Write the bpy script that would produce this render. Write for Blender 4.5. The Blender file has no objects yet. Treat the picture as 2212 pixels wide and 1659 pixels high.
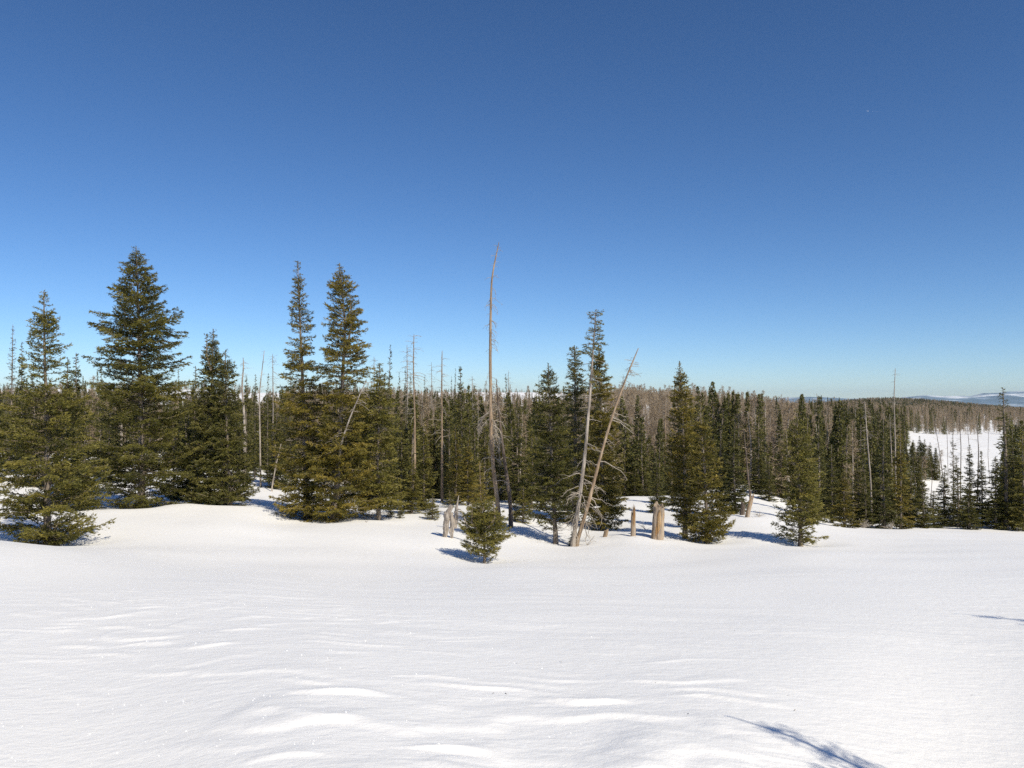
import bpy, math, random
import numpy as np
from mathutils import Vector

# ------------------------------------------------------------------ camera, sky, sun, exposure
scene = bpy.context.scene
COL = scene.collection
F = 1736.0            # focal length in units of a 2212 px wide picture
HZ = 868.0            # height of the true horizon in that picture
CAMZ = 1.65
PITCH = math.atan((HZ - 829.5) / F)

cam_data = bpy.data.cameras.new('camera')
cam = bpy.data.objects.new('camera', cam_data)
COL.objects.link(cam)
scene.camera = cam
cam.location = (0, 0, CAMZ)
cam.rotation_euler = (math.pi / 2 + PITCH, 0, 0)
cam_data.sensor_width = 36.0
cam_data.lens = 36.0 * F / 2212.0
cam_data.clip_start = 0.05
cam_data.clip_end = 80000.0

SUN_EL = math.radians(43)
SUN_AZ = math.radians(143)          # clockwise from +Y
world = bpy.data.worlds.new('World')
scene.world = world
world.use_nodes = True
wn = world.node_tree.nodes
wl = world.node_tree.links
bg = wn['Background']
sky = wn.new('ShaderNodeTexSky')
sky.sky_type = 'NISHITA'
sky.sun_disc = False
sky.sun_elevation = SUN_EL
sky.sun_rotation = SUN_AZ
sky.altitude = 3000
sky.air_density = 1.0
sky.dust_density = 2.0
sky.ozone_density = 4.0
hsv = wn.new('ShaderNodeHueSaturation'); hsv.inputs['Saturation'].default_value = 1.12
gam = wn.new('ShaderNodeGamma'); gam.inputs[1].default_value = 1.12
wl.new(sky.outputs[0], hsv.inputs['Color']); wl.new(hsv.outputs[0], gam.inputs[0]); wl.new(gam.outputs[0], bg.inputs[0])
bg.inputs[1].default_value = 0.090

sun_data = bpy.data.lights.new('sun', 'SUN')
sun_data.energy = 4.5
sun_data.angle = math.radians(0.5)
sun_data.color = (1.0, 0.912, 0.745)
sun = bpy.data.objects.new('sun', sun_data)
COL.objects.link(sun)
sun_dir = Vector((math.sin(SUN_AZ) * math.cos(SUN_EL), math.cos(SUN_AZ) * math.cos(SUN_EL), math.sin(SUN_EL)))
sun.rotation_euler = (-sun_dir).to_track_quat('-Z', 'Y').to_euler()
sun.location = (30, -30, 60)

scene.view_settings.view_transform = 'Standard'
scene.view_settings.look = 'None'
scene.view_settings.exposure = 0.13
scene.view_settings.gamma = 1.0
scene.view_settings.use_curve_mapping = False
scene.render.engine = 'CYCLES'
scene.cycles.max_bounces = 5
scene.cycles.diffuse_bounces = 3
scene.cycles.transparent_max_bounces = 8
scene.cycles.volume_bounces = 0
scene.cycles.use_denoising = False
scene.cycles.use_adaptive_sampling = True
scene.cycles.adaptive_threshold = 0.02

# ------------------------------------------------------------------ helpers
def smooth(a, b, x):
    t = np.clip((np.asarray(x, float) - a) / (b - a), 0, 1)
    return t * t * (3 - 2 * t)

def world_at(px, py, d):
    """the point at forward distance d that the picture shows at (px, py) of 2212 x 1659"""
    a = (px - 1106.0) / F
    b = (829.5 - py) / F
    Y = math.cos(PITCH) - b * math.sin(PITCH)
    Z = math.sin(PITCH) + b * math.cos(PITCH)
    t = d / Y
    return np.array([a * t, d, CAMZ + Z * t])

_perm_rng = np.random.RandomState(7)
_PERM = np.concatenate([_perm_rng.permutation(512)] * 3)
_GA = _perm_rng.rand(512) * 2 * math.pi
def perlin(x, y, seed=0):
    x = np.asarray(x, float) + seed * 17.31
    y = np.asarray(y, float) + seed * 9.77
    xi = np.floor(x).astype(int); yi = np.floor(y).astype(int)
    xf = x - xi; yf = y - yi
    u = xf * xf * xf * (xf * (xf * 6 - 15) + 10)
    v = yf * yf * yf * (yf * (yf * 6 - 15) + 10)
    def g(ix, iy, fx, fy):
        h = _PERM[(_PERM[ix & 511] + iy) & 511]
        a = _GA[h]
        return np.cos(a) * fx + np.sin(a) * fy
    n00 = g(xi, yi, xf, yf); n10 = g(xi + 1, yi, xf - 1, yf)
    n01 = g(xi, yi + 1, xf, yf - 1); n11 = g(xi + 1, yi + 1, xf - 1, yf - 1)
    return ((n00 * (1 - u) + n10 * u) * (1 - v) + (n01 * (1 - u) + n11 * u) * v) * 1.5

def fbm(x, y, seed=0, oct=4):
    s = 0; a = 1; f = 1; t = 0
    for k in range(oct):
        s = s + a * perlin(x * f, y * f, seed + k); t += a; a *= 0.5; f *= 2.03
    return s / t

def build_mesh(name, V, Fc, mats, midx=None, smooth_shade=False, tone=None):
    V = np.asarray(V, np.float32); Fc = np.asarray(Fc, np.int32)
    me = bpy.data.meshes.new(name)
    me.vertices.add(len(V)); me.vertices.foreach_set('co', V.ravel())
    nf, k = Fc.shape
    me.loops.add(nf * k); me.loops.foreach_set('vertex_index', Fc.ravel())
    me.polygons.add(nf); me.polygons.foreach_set('loop_start', np.arange(0, nf * k, k, dtype=np.int32))
    me.polygons.foreach_set('loop_total', np.full(nf, k, np.int32))
    for m in mats: me.materials.append(m)
    if midx is not None: me.polygons.foreach_set('material_index', np.asarray(midx, np.int32))
    me.polygons.foreach_set('use_smooth', np.full(nf, bool(smooth_shade)))
    if tone is not None:
        at = me.attributes.new('tone', 'FLOAT', 'POINT')
        at.data.foreach_set('value', np.asarray(tone, np.float32))
    me.update(calc_edges=True)
    return me

def mesh_obj(name, me, parent=None, loc=None):
    o = bpy.data.objects.new(name, me)
    COL.objects.link(o)
    if parent is not None: o.parent = parent
    if loc is not None: o.location = loc
    return o

def tag(o, label=None, cat=None, group=None, kind=None):
    if label: o['label'] = label
    if cat: o['category'] = cat
    if group: o['group'] = group
    if kind: o['kind'] = kind
    return o

def empty(name, loc, label, cat, group=None):
    o = bpy.data.objects.new(name, None)
    o.empty_display_size = 0.3
    COL.objects.link(o)
    o.location = loc
    return tag(o, label, cat, group)

class Geo:
    def __init__(s): s.V = []; s.Fc = []; s.M = []; s.T = []; s.n = 0
    def add(s, V, Fc, m=0, t=0.5):
        if len(V) == 0 or len(Fc) == 0: return
        V = np.asarray(V).reshape(-1, 3)
        s.V.append(V); s.Fc.append(np.asarray(Fc) + s.n); s.M.append(np.full(len(Fc), m))
        s.T.append(np.broadcast_to(np.asarray(t, float), (len(V),)).copy())
        s.n += len(V)
    def mesh(s, name, mats, smooth_shade=False):
        if not s.V:
            return None
        return build_mesh(name, np.concatenate(s.V), np.concatenate(s.Fc), mats,
                          np.concatenate(s.M), smooth_shade, np.concatenate(s.T))

def norm(a): return a / np.maximum(np.linalg.norm(a, axis=-1, keepdims=True), 1e-9)

def tubes(C, R, sides=4, cap=False, wob=None):
    """C (N,K,3) curves, R (N,K) radii -> triangles"""
    C = np.asarray(C, float); R = np.asarray(R, float)
    N, K, _ = C.shape
    T = np.empty_like(C)
    T[:, 1:-1] = C[:, 2:] - C[:, :-2]; T[:, 0] = C[:, 1] - C[:, 0]; T[:, -1] = C[:, -1] - C[:, -2]
    T = norm(T)
    mean = norm(C[:, -1] - C[:, 0])
    ref = np.where(np.abs(mean[:, 2:3]) > 0.9, np.array([[1., 0, 0]]), np.array([[0., 0, 1]]))
    U = norm(np.cross(T, ref[:, None, :])); W = np.cross(T, U)
    a = np.arange(sides) * 2 * math.pi / sides
    rr = R[:, :, None] * (np.ones(sides)[None, None] if wob is None else wob)
    V = C[:, :, None, :] + rr[..., None] * (np.cos(a)[None, None, :, None] * U[:, :, None, :] + np.sin(a)[None, None, :, None] * W[:, :, None, :])
    V = V.reshape(-1, 3)
    n = np.arange(N)[:, None, None] * K * sides; k = np.arange(K - 1)[None, :, None] * sides; j = np.arange(sides)[None, None, :]
    j2 = (j + 1) % sides
    A = n + k + j; B = n + k + j2; D = n + k + sides + j; E = n + k + sides + j2
    F1 = np.stack([A, B, E], -1).reshape(-1, 3); F2 = np.stack([A, E, D], -1).reshape(-1, 3)
    return V, np.concatenate([F1, F2])

# ------------------------------------------------------------------ materials
def new_mat(name):
    m = bpy.data.materials.new(name); m.use_nodes = True
    return m, m.node_tree.nodes, m.node_tree.links, m.node_tree.nodes['Principled BSDF']

def ramp(nodes, stops):
    r = nodes.new('ShaderNodeValToRGB')
    el = r.color_ramp.elements
    while len(el) < len(stops): el.new(0.5)
    for e, (p, c) in zip(el, stops): e.position = p; e.color = (*c, 1)
    return r

def noise_node(nodes, links, scale, detail=4, rough=0.55, coord='Object', vec_scale=None):
    tc = nodes.new('ShaderNodeTexCoord')
    n = nodes.new('ShaderNodeTexNoise'); n.inputs['Scale'].default_value = scale
    n.inputs['Detail'].default_value = detail; n.inputs['Roughness'].default_value = rough
    src = tc.outputs[coord]
    if vec_scale:
        mp = nodes.new('ShaderNodeMapping'); mp.inputs['Scale'].default_value = vec_scale
        links.new(src, mp.inputs['Vector']); src = mp.outputs[0]
    links.new(src, n.inputs['Vector'])
    return n

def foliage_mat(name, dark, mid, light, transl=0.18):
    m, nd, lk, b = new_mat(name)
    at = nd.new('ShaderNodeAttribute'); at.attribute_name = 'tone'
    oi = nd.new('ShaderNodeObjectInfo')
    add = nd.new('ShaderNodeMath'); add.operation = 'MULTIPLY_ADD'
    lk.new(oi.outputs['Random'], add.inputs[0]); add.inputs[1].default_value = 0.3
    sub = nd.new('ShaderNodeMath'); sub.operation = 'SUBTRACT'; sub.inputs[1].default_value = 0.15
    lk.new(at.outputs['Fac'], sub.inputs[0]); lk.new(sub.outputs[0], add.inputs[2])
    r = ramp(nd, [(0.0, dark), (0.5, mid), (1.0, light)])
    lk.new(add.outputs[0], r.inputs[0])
    lk.new(r.outputs[0], b.inputs['Base Color'])
    b.inputs['Roughness'].default_value = 0.55
    b.inputs['Specular IOR Level'].default_value = 0.35
    tr = nd.new('ShaderNodeBsdfTranslucent'); lk.new(r.outputs[0], tr.inputs[0])
    mx = nd.new('ShaderNodeMixShader'); mx.inputs[0].default_value = transl
    lk.new(b.outputs[0], mx.inputs[1]); lk.new(tr.outputs[0], mx.inputs[2])
    lk.new(mx.outputs[0], nd['Material Output'].inputs['Surface'])
    return m

def wood_mat(name, c1, c2, c3, scale=9, streak=(1, 1, 0.18), bump=0.8, p=(0.3, 0.5, 0.72)):
    m, nd, lk, b = new_mat(name)
    n = noise_node(nd, lk, scale, 6, 0.65, 'Object', streak)
    r = ramp(nd, [(p[0], c1), (p[1], c2), (p[2], c3)])
    lk.new(n.outputs['Fac'], r.inputs[0])
    n2 = noise_node(nd, lk, 1.1, 3, 0.5, 'Object')
    r2 = ramp(nd, [(0.3, (0.7, 0.7, 0.7)), (0.7, (1.15, 1.15, 1.15))])
    lk.new(n2.outputs['Fac'], r2.inputs[0])
    mx = nd.new('ShaderNodeMix'); mx.data_type = 'RGBA'; mx.blend_type = 'MULTIPLY'; mx.inputs[0].default_value = 1
    lk.new(r.outputs[0], mx.inputs[6]); lk.new(r2.outputs[0], mx.inputs[7])
    lk.new(mx.outputs[2], b.inputs['Base Color'])
    b.inputs['Roughness'].default_value = 0.85
    bp = nd.new('ShaderNodeBump'); bp.inputs['Strength'].default_value = bump; bp.inputs['Distance'].default_value = 0.03
    lk.new(n.outputs['Fac'], bp.inputs['Height']); lk.new(bp.outputs[0], b.inputs['Normal'])
    return m

M_olive = foliage_mat('spruce_needles_olive', (0.045, 0.047, 0.010), (0.130, 0.122, 0.022), (0.260, 0.220, 0.046))
M_gold = foliage_mat('fir_needles_golden', (0.055, 0.053, 0.010), (0.160, 0.134, 0.020), (0.300, 0.225, 0.040))
M_dark = foliage_mat('spruce_needles_dark', (0.032, 0.038, 0.010), (0.095, 0.094, 0.020), (0.190, 0.168, 0.040))
M_grey = foliage_mat('fir_needles_greying', (0.06, 0.065, 0.04), (0.14, 0.135, 0.085), (0.26, 0.23, 0.17))
M_far = foliage_mat('distant_needles', (0.038, 0.044, 0.012), (0.110, 0.108, 0.026), (0.200, 0.176, 0.048), 0.15)
M_brown = foliage_mat('bare_brown_twigs', (0.14, 0.105, 0.066), (0.28, 0.21, 0.135), (0.44, 0.345, 0.23), 0.0)
M_bark = wood_mat('live_bark', (0.08, 0.065, 0.05), (0.19, 0.155, 0.12), (0.36, 0.30, 0.24))
M_twig = wood_mat('live_twigs', (0.12, 0.09, 0.06), (0.20, 0.16, 0.11), (0.32, 0.26, 0.19), scale=12)
M_snag = wood_mat('dead_trunk_tan', (0.12, 0.082, 0.052), (0.28, 0.20, 0.13), (0.46, 0.36, 0.25))
M_snagdark = wood_mat('dead_trunk_dark', (0.06, 0.045, 0.035), (0.12, 0.09, 0.07), (0.20, 0.16, 0.125))
M_grey_wood = wood_mat('weathered_grey_wood', (0.12, 0.10, 0.085), (0.32, 0.275, 0.23), (0.54, 0.48, 0.41))
M_deadtwig = wood_mat('dead_twigs', (0.22, 0.18, 0.14), (0.38, 0.33, 0.27), (0.52, 0.46, 0.39), scale=10)
M_stump = wood_mat('stump_wood', (0.22, 0.10, 0.035), (0.44, 0.27, 0.12), (0.62, 0.48, 0.30), scale=5, streak=(1, 1, 0.2))
M_stump_grey = wood_mat('stump_wood_grey', (0.12, 0.09, 0.065), (0.32, 0.25, 0.185), (0.52, 0.44, 0.35), scale=6, streak=(1, 1, 0.12))

def snow_material():
    m, nd, lk, b = new_mat('snow')
    n1 = noise_node(nd, lk, 0.35, 3, 0.5, 'Object')
    r = ramp(nd, [(0.3, (0.875, 0.872, 0.862)), (0.7, (0.91, 0.905, 0.89))])
    lk.new(n1.outputs['Fac'], r.inputs[0]); lk.new(r.outputs[0], b.inputs['Base Color'])
    b.inputs['Roughness'].default_value = 0.55
    b.inputs['Specular IOR Level'].default_value = 0.25
    nf = noise_node(nd, lk, 9.0, 6, 0.6, 'Object', (0.75, 1.2, 1))
    ng = noise_node(nd, lk, 90.0, 3, 0.6, 'Object')
    ad = nd.new('ShaderNodeMath'); ad.operation = 'MULTIPLY_ADD'; ad.inputs[1].default_value = 0.16
    lk.new(ng.outputs['Fac'], ad.inputs[0]); lk.new(nf.outputs['Fac'], ad.inputs[2])
    bp = nd.new('ShaderNodeBump'); bp.inputs['Strength'].default_value = 0.38; bp.inputs['Distance'].default_value = 0.035
    lk.new(ad.outputs[0], bp.inputs['Height']); lk.new(bp.outputs[0], b.inputs['Normal'])
    return m
M_snow = snow_material()

# ------------------------------------------------------------------ the lie of the land
CP = []   # (px, py, d) read from the photograph
def cp(*rows):
    for px, py, d in rows: CP.append((px, d, world_at(px, py, d)[2]))
cp((-300, 1640, 4.5), (500, 1640, 4.5), (1106, 1640, 4.5), (1700, 1638, 4.5), (2600, 1630, 4.5),
   (-300, 1385, 8), (500, 1392, 8), (1106, 1400, 8), (1800, 1400, 8), (2600, 1390, 8),
   (-200, 1240, 15), (500, 1259, 15), (1106, 1273, 15), (1700, 1275, 15), (2500, 1265, 15),
   (-200, 1152, 23), (0, 1166, 23), (120, 1178, 23), (250, 1192, 23), (500, 1214, 23), (800, 1222, 23), (1106, 1224, 23), (1700, 1208, 23), (2400, 1198, 23),
   (-150, 1150, 28), (100, 1176, 28), (250, 1158, 30), (400, 1125, 33), (250, 1101, 36), (400, 1094, 37), (520, 1098, 37),
   (600, 1127, 35), (700, 1129, 35), (820, 1124, 36), (880, 1128, 36), (940, 1140, 34), (960, 1160, 31), (1000, 1186, 29), (1045, 1209, 27),
   (1078, 1135, 37), (1103, 1138, 37), (1200, 1175, 33.5), (1237, 1179, 33), (1300, 1145, 39), (1368, 1159, 34.5), (1420, 1166, 34),
   (1520, 1168, 34), (1620, 1117, 42), (1730, 1172, 33), (1820, 1141, 43), (1910, 1140, 46), (2000, 1141, 47), (2212, 1151, 47), (2600, 1165, 47),
   (300, 1088, 43), (480, 1080, 46), (560, 1041, 56), (20, 986, 60), (-250, 980, 60), (250, 1010, 60), (720, 1090, 48), (850, 1085, 50), (1000, 1082, 51), (1140, 1086, 50), (1200, 1084, 53),
   (1350, 1073, 62), (1460, 1082, 56), (1560, 1095, 52), (1660, 1092, 53), (1612, 1052, 72), (1780, 1118, 56), (1900, 1130, 58), (2060, 1135, 58), (2300, 1142, 58),
   (1830, 992, 130), (2030, 1040, 115), (2212, 1035, 118), (2600, 1035, 120), (1990, 985, 160), (2080, 985, 160), (1990, 936, 300), (2140, 940, 280), (2300, 945, 270), (2700, 950, 270))
for px, d, z in ((300, 95, -3.0), (-300, 95, -2), (800, 95, -7.5), (1106, 95, -11), (1400, 95, -13), (1700, 95, -12.5), (2100, 90, -10.8), (2500, 90, -10.8),
                 (-300, 180, 0), (0, 180, -0.5), (500, 180, -1), (800, 180, -4.5), (1106, 180, -7.5), (1400, 180, -9.5), (1600, 180, -9.5), (1780, 200, -8.5)):
    CP.append((px, d, z))
cp((1350, 884, 290), (1500, 884, 290), (1650, 896, 290), (1780, 908, 300), (-300, 846, 300), (0, 843, 300), (400, 842, 300), (700, 872, 300), (900, 884, 300), (1150, 884, 300),
   (-300, 848, 420), (0, 849, 420), (400, 846, 420), (700, 858, 420), (850, 862, 420), (1250, 862, 420), (1400, 876, 420), (1700, 904, 420), (2000, 915, 420), (2212, 920, 420), (2700, 922, 420),
   (-300, 856, 800), (400, 856, 800), (850, 851, 800), (1106, 850, 800), (1260, 852, 800), (1500, 878, 800), (1800, 889, 800), (2212, 897, 800), (2700, 900, 800),
   (-300, 860, 1600), (1106, 862, 1600), (1650, 880, 1600), (1760, 879, 1600), (1840, 870, 1600), (1920, 866, 1600), (2000, 870, 1600), (2100, 879, 1600), (2212, 889, 1600), (2400, 896, 1600), (2800, 899, 1600),
   (-300, 858, 1150), (1106, 859, 1150), (1500, 880, 1150), (1840, 884, 1150), (2212, 897, 1150), (2800, 899, 1150),
   (-300, 872, 2100), (1106, 874, 2100), (1700, 892, 2100), (1920, 888, 2100), (2212, 902, 2100), (2800, 908, 2100))
for px in (-300, 400, 1106, 1800, 2300, 2800):
    CP.append((px, 3200, -170.0)); CP.append((px, 7000, -330.0)); CP.append((px, 16000, -420.0))
for px in (-300, 700, 1700, 2700):
    CP.append((px, 1.5, -0.06)); CP.append((px, 0.5, 0.0))

SA = 2.6
def _uv(x, y):
    r = np.hypot(x, y)
    th = np.arctan2(x, y)
    return th, r
_cpt = np.array([(math.atan((px - 1106) / F) * SA, math.log(d / math.cos(math.atan((px - 1106) / F)) + 1.0)) for px, d, z in CP])
_cpz = np.array([z for _, _, z in CP])
def _tps(r2): return 0.5 * r2 * np.log(r2 + 1e-12)
_K = _tps(((_cpt[:, None] - _cpt[None]) ** 2).sum(-1)) + np.eye(len(CP)) * 1e-5
_P = np.hstack([np.ones((len(CP), 1)), _cpt])
_A = np.block([[_K, _P], [_P.T, np.zeros((3, 3))]])
_w = np.linalg.solve(_A, np.concatenate([_cpz, np.zeros(3)]))
def base_height(x, y):
    x = np.atleast_1d(np.asarray(x, float)); y = np.atleast_1d(np.asarray(y, float))
    th, r = _uv(x, y)
    lim = 0.80
    tc = np.clip(th, -lim, lim)
    q = np.stack([tc * SA, np.log(r + 1.0)], -1)
    out = np.empty(len(q))
    for s in range(0, len(q), 20000):
        p = q[s:s + 20000]
        k = _tps(((p[:, None] - _cpt[None]) ** 2).sum(-1))
        out[s:s + 20000] = k @ _w[:-3] + _w[-3] + p @ _w[-2:]
    wn_ = smooth(1.5, 3.6, r)
    out = out * wn_ + (1 - wn_) * (-0.03 * r)
    # behind the camera the two edges melt into a gentle rise
    wgt = smooth(0.9, 2.2, np.abs(th))
    out = out * (1 - wgt) + wgt * np.minimum(0.05 * r, 6.0) * smooth(3, 12, r)
    return out

WELLS = [(103, 28, .32, 1.5), (306, 38, .25, 1.5), (455, 39, .25, 1.2), (496, 38.5, .2, 1.0), (664, 37.5, .2, 1.0), (722, 36.5, .12, 1.2), (818, 37.5, .2, .9), (1047, 27, .10, .8), (1080, 37, .18, .7), (1104, 37.5, .15, .6),
         (1201, 34, .22, .9), (1237, 33, .2, .7), (1302, 39.5, .2, 1.0), (1368, 34.5, .12, .5), (1420, 34, .14, .6), (1480, 35.5, .2, 1.0), (1528, 34, .2, 1.2), (1614, 42, .12, .6), (1729, 33, .22, 1.2), (1822, 44, .2, 1.0), (1908, 47, .2, 1.2)]
def ripples(x, y):
    """wind-carved snow: stepped drift edges in patches, finer ripples, broad swells"""
    r = np.hypot(x, y)
    ca, sa = math.cos(math.radians(-14)), math.sin(math.radians(-14))
    u = x * ca + y * sa; v = -x * sa + y * ca
    wx = perlin(u / 1.4, v / 1.0, 3) * 0.55
    wy = perlin(u / 1.2, v / 0.9, 4) * 0.30
    n = fbm((u + wx) / 1.25, (v + wy) / 0.42, 11, 3)
    p = v / 0.40 + 1.5 * perlin(u / 1.9, v / 1.3, 12) + 0.35 * perlin(u / 0.5, v / 0.4, 13)
    k = np.floor(p); f = p - k
    saw = np.where(f < 0.25, smooth(0, 0.25, f), np.clip(1 - (f - 0.25) / 0.75, 0, 1) ** 1.25)
    amp = smooth(-0.10, 0.50, perlin(u / 0.85, k * 3.7 + 0.37, 14) + 0.12)
    drift = 1.15 * saw * amp + 0.25 * smooth(-0.10, 0.3, n)
    patch = smooth(-0.12, 0.28, perlin(u / 5.5, v / 2.6, 21) + 0.10)
    near = smooth(13, 5.0, r)
    core = np.exp(-(((x - 0.0) / 1.3) ** 2 + ((y - 5.2) / 1.2) ** 2))
    side = 0.25 + 0.75 * smooth(2.2, 0.4, x - 0.05 * y)
    t_ = np.clip(((x + 0.6) * -4.3 + (y - 5.2) * 5.0) / (4.3 ** 2 + 5.0 ** 2), -0.3, 1.25)
    band = np.exp(-((np.hypot(x + 0.6 + 4.3 * t_, y - 5.2 - 5.0 * t_) / (0.9 + 0.7 * np.clip(t_, 0, 1))) ** 2))
    h = 0.026 * drift * np.clip(patch * near * 0.5 * side + core * 0.9 + 0.6 * band, 0, 1.15)
    n2 = fbm((u + wx) / 0.8, (v + wy) / 0.24, 31, 3)
    patch2 = smooth(-0.15, 0.3, perlin(u / 7.0, v / 3.5, 41))
    h = h + 0.009 * smooth(-0.15, 0.25, n2) * patch2 ** 2 * smooth(45, 12, r) * (0.4 + 0.6 * side)
    n3 = fbm(u / 2.6, v / 0.8, 51, 3)
    h = h + 0.022 * n3 * smooth(0.0, 0.45, perlin(u / 13.0, v / 7.0, 61)) * smooth(70, 25, r) * smooth(3, 9, r)
    h = h + 0.16 * fbm(x / 9.0, y / 7.0, 71, 2) * smooth(14, 26, r) * smooth(900, 300, r)
    for wpx, wd, dep, rad in WELLS:
        rr = np.hypot(x - (wpx - 1106) / F * wd, y - wd) / rad
        h = h - 0.7 * dep * np.exp(-rr ** 2 * 1.3) + dep * 0.12 * np.exp(-((rr - 1.6) / 0.6) ** 2)
    h = h + 1.2 * fbm(x / 60.0, y / 50.0, 81, 2) * smooth(70, 140, r)
    return h

def height(x, y):
    x = np.atleast_1d(np.asarray(x, float)); y = np.atleast_1d(np.asarray(y, float))
    return base_height(x, y) + ripples(x, y)
def hz(x, y): return float(height(x, y)[0])

def build_ground():
    half = math.radians(36)
    th = np.concatenate([np.linspace(-half, half, 470, endpoint=False),
                         np.linspace(half, 2 * math.pi - half, 110, endpoint=False)])
    r = np.concatenate([[0.4, 1, 1.8, 2.6, 3.3], np.geomspace(3.8, 20, 420)[:-1], np.geomspace(20, 75, 130)[:-1], np.geomspace(75, 900, 110)[:-1], np.geomspace(900, 24000, 50)])
    TH, Rr = np.meshgrid(th, r, indexing='xy')
    X = (Rr * np.sin(TH)).ravel(); Y = (Rr * np.cos(TH)).ravel()
    Z = height(X, Y)
    nt, nr = len(th), len(r)
    V = np.stack([X, Y, Z], -1)
    V = np.vstack([V, [[0, 0, float(height(0.01, 0.01)[0])]]])
    i = np.arange(nr - 1)[:, None] * nt; j = np.arange(nt)[None]; j2 = (j + 1) % nt
    A = i + j; B = i + nt + j; Cc = i + nt + j2; D = i + j2
    F1 = np.stack([A, B, Cc], -1).reshape(-1, 3); F2 = np.stack([A, Cc, D], -1).reshape(-1, 3)
    c = len(V) - 1
    F3 = np.stack([np.full(nt, c), np.arange(nt), (np.arange(nt) + 1) % nt], -1)
    Fc = np.concatenate([F1, F2, F3])[:, ::-1]
    o = mesh_obj('snow_ground', build_mesh('snow_ground', V, Fc, [M_snow], None, True))
    o['kind'] = 'structure'
    return o
build_ground()

# ------------------------------------------------------------------ far mountains
def mountain_material():
    m, nd, lk, b = new_mat('mountain_snow_and_haze_blue_forest')
    n = noise_node(nd, lk, 0.0022, 8, 0.66, 'Object', (0.45, 1, 3.5))
    geo = nd.new('ShaderNodeNewGeometry')
    sep = nd.new('ShaderNodeSeparateXYZ'); lk.new(geo.outputs['Position'], sep.inputs[0])
    mr = nd.new('ShaderNodeMapRange'); mr.inputs['From Min'].default_value = -250; mr.inputs['From Max'].default_value = 220
    mr.inputs['To Min'].default_value = -0.10; mr.inputs['To Max'].default_value = 0.13
    lk.new(sep.outputs['Z'], mr.inputs['Value'])
    ad = nd.new('ShaderNodeMath'); lk.new(n.outputs['Fac'], ad.inputs[0]); lk.new(mr.outputs[0], ad.inputs[1])
    r = ramp(nd, [(0.50, (0.07, 0.13, 0.20)), (0.56, (0.16, 0.24, 0.34)), (0.68, (0.72, 0.76, 0.82))])  # forest and snow tones tinted blue: distance haze painted into the colour
    lk.new(ad.outputs[0], r.inputs[0]); lk.new(r.outputs[0], b.inputs['Base Color'])
    b.inputs['Roughness'].default_value = 0.9
    return m
def build_mountains():
    mm = mountain_material()
    # ranges: distance, crest line (px, py)
    ranges = [(11500, [(1400, 875), (1640, 866), (1690, 858), (1740, 856), (1800, 857), (1850, 859), (1930, 860), (1955, 853), (1990, 850), (2030, 855), (2070, 852), (2110, 856), (2160, 850), (2200, 855), (2280, 852), (2450, 858), (2700, 852), (3000, 864)], 61),
              (14500, [(1700, 876), (1900, 868), (2040, 858), (2100, 852), (2130, 847), (2160, 846), (2212, 842), (2350, 840), (2600, 846), (3000, 850)], 67)]
    for d, crest, seed in ranges:
        cx = np.array([c[0] for c in crest], float); cy = np.array([c[1] for c in crest], float)
        n = 420; k = 26
        px = np.linspace(cx[0], cx[-1], n)
        top = np.interp(px, cx, cy)
        X = (px - 1106) / F * d
        zt = CAMZ + (HZ - top) / F * d + 22 * fbm(X / 500, X * 0 + 0.5, seed, 4)
        s = np.linspace(-1, 1, k)
        XX = np.repeat(X[:, None], k, 1); YY = d + s[None] * 2200 + 300 * perlin(XX / 1500, XX * 0 + 3.3, seed + 5)
        prof = (1 - np.abs(s)) ** 0.8
        ZZ = -430 + (zt[:, None] + 430) * prof[None]
        ZZ += 75 * fbm(XX / 700, YY / 500, seed + 9, 4) * (1 - prof[None]) * (prof[None]) * 4
        V = np.stack([XX, YY, ZZ], -1).reshape(-1, 3)
        i = np.arange(n - 1)[:, None] * k; j = np.arange(k - 1)[None]
        A = i + j; B = i + k + j; Cc = i + k + j + 1; D = i + j + 1
        Fc = np.concatenate([np.stack([A, B, Cc], -1).reshape(-1, 3), np.stack([A, Cc, D], -1).reshape(-1, 3)])
        o = mesh_obj('mountains', build_mesh('mountains', V, Fc, [mm], None, True))
        o['kind'] = 'structure'
build_mountains()

# ------------------------------------------------------------------ conifer generator
def branch_curves(rng, org, phi, L, e0, bend, K=6, wig=0.05):
    """curves that leave org at azimuth phi, elevation e0 and bend by 'bend' radians over their length"""
    n = len(L)
    s = np.linspace(0, 1, K)
    el = e0[:, None] + bend[:, None] * s[None]
    st = L[:, None] / (K - 1)
    az = phi[:, None] + rng.normal(0, 0.10, (n, K)).cumsum(1) * 0.5
    dx = np.cos(el) * np.cos(az) * st; dy = np.cos(el) * np.sin(az) * st; dz = np.sin(el) * st
    dx[:, 0] = dy[:, 0] = dz[:, 0] = 0
    C = np.stack([dx.cumsum(1), dy.cumsum(1), dz.cumsum(1)], -1)
    C[:, 1:] += rng.normal(0, wig, (n, K - 1, 3)) * (L[:, None, None] / K)
    return org[:, None, :] + C

def sample_curve(C, idx, s):
    K = C.shape[1]
    f = np.clip(s, 0, 0.9999) * (K - 1); i = f.astype(int); t = (f - i)[:, None]
    a = C[idx, i]; b = C[idx, i + 1]
    return a * (1 - t) + b * t, norm(b - a)

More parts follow.
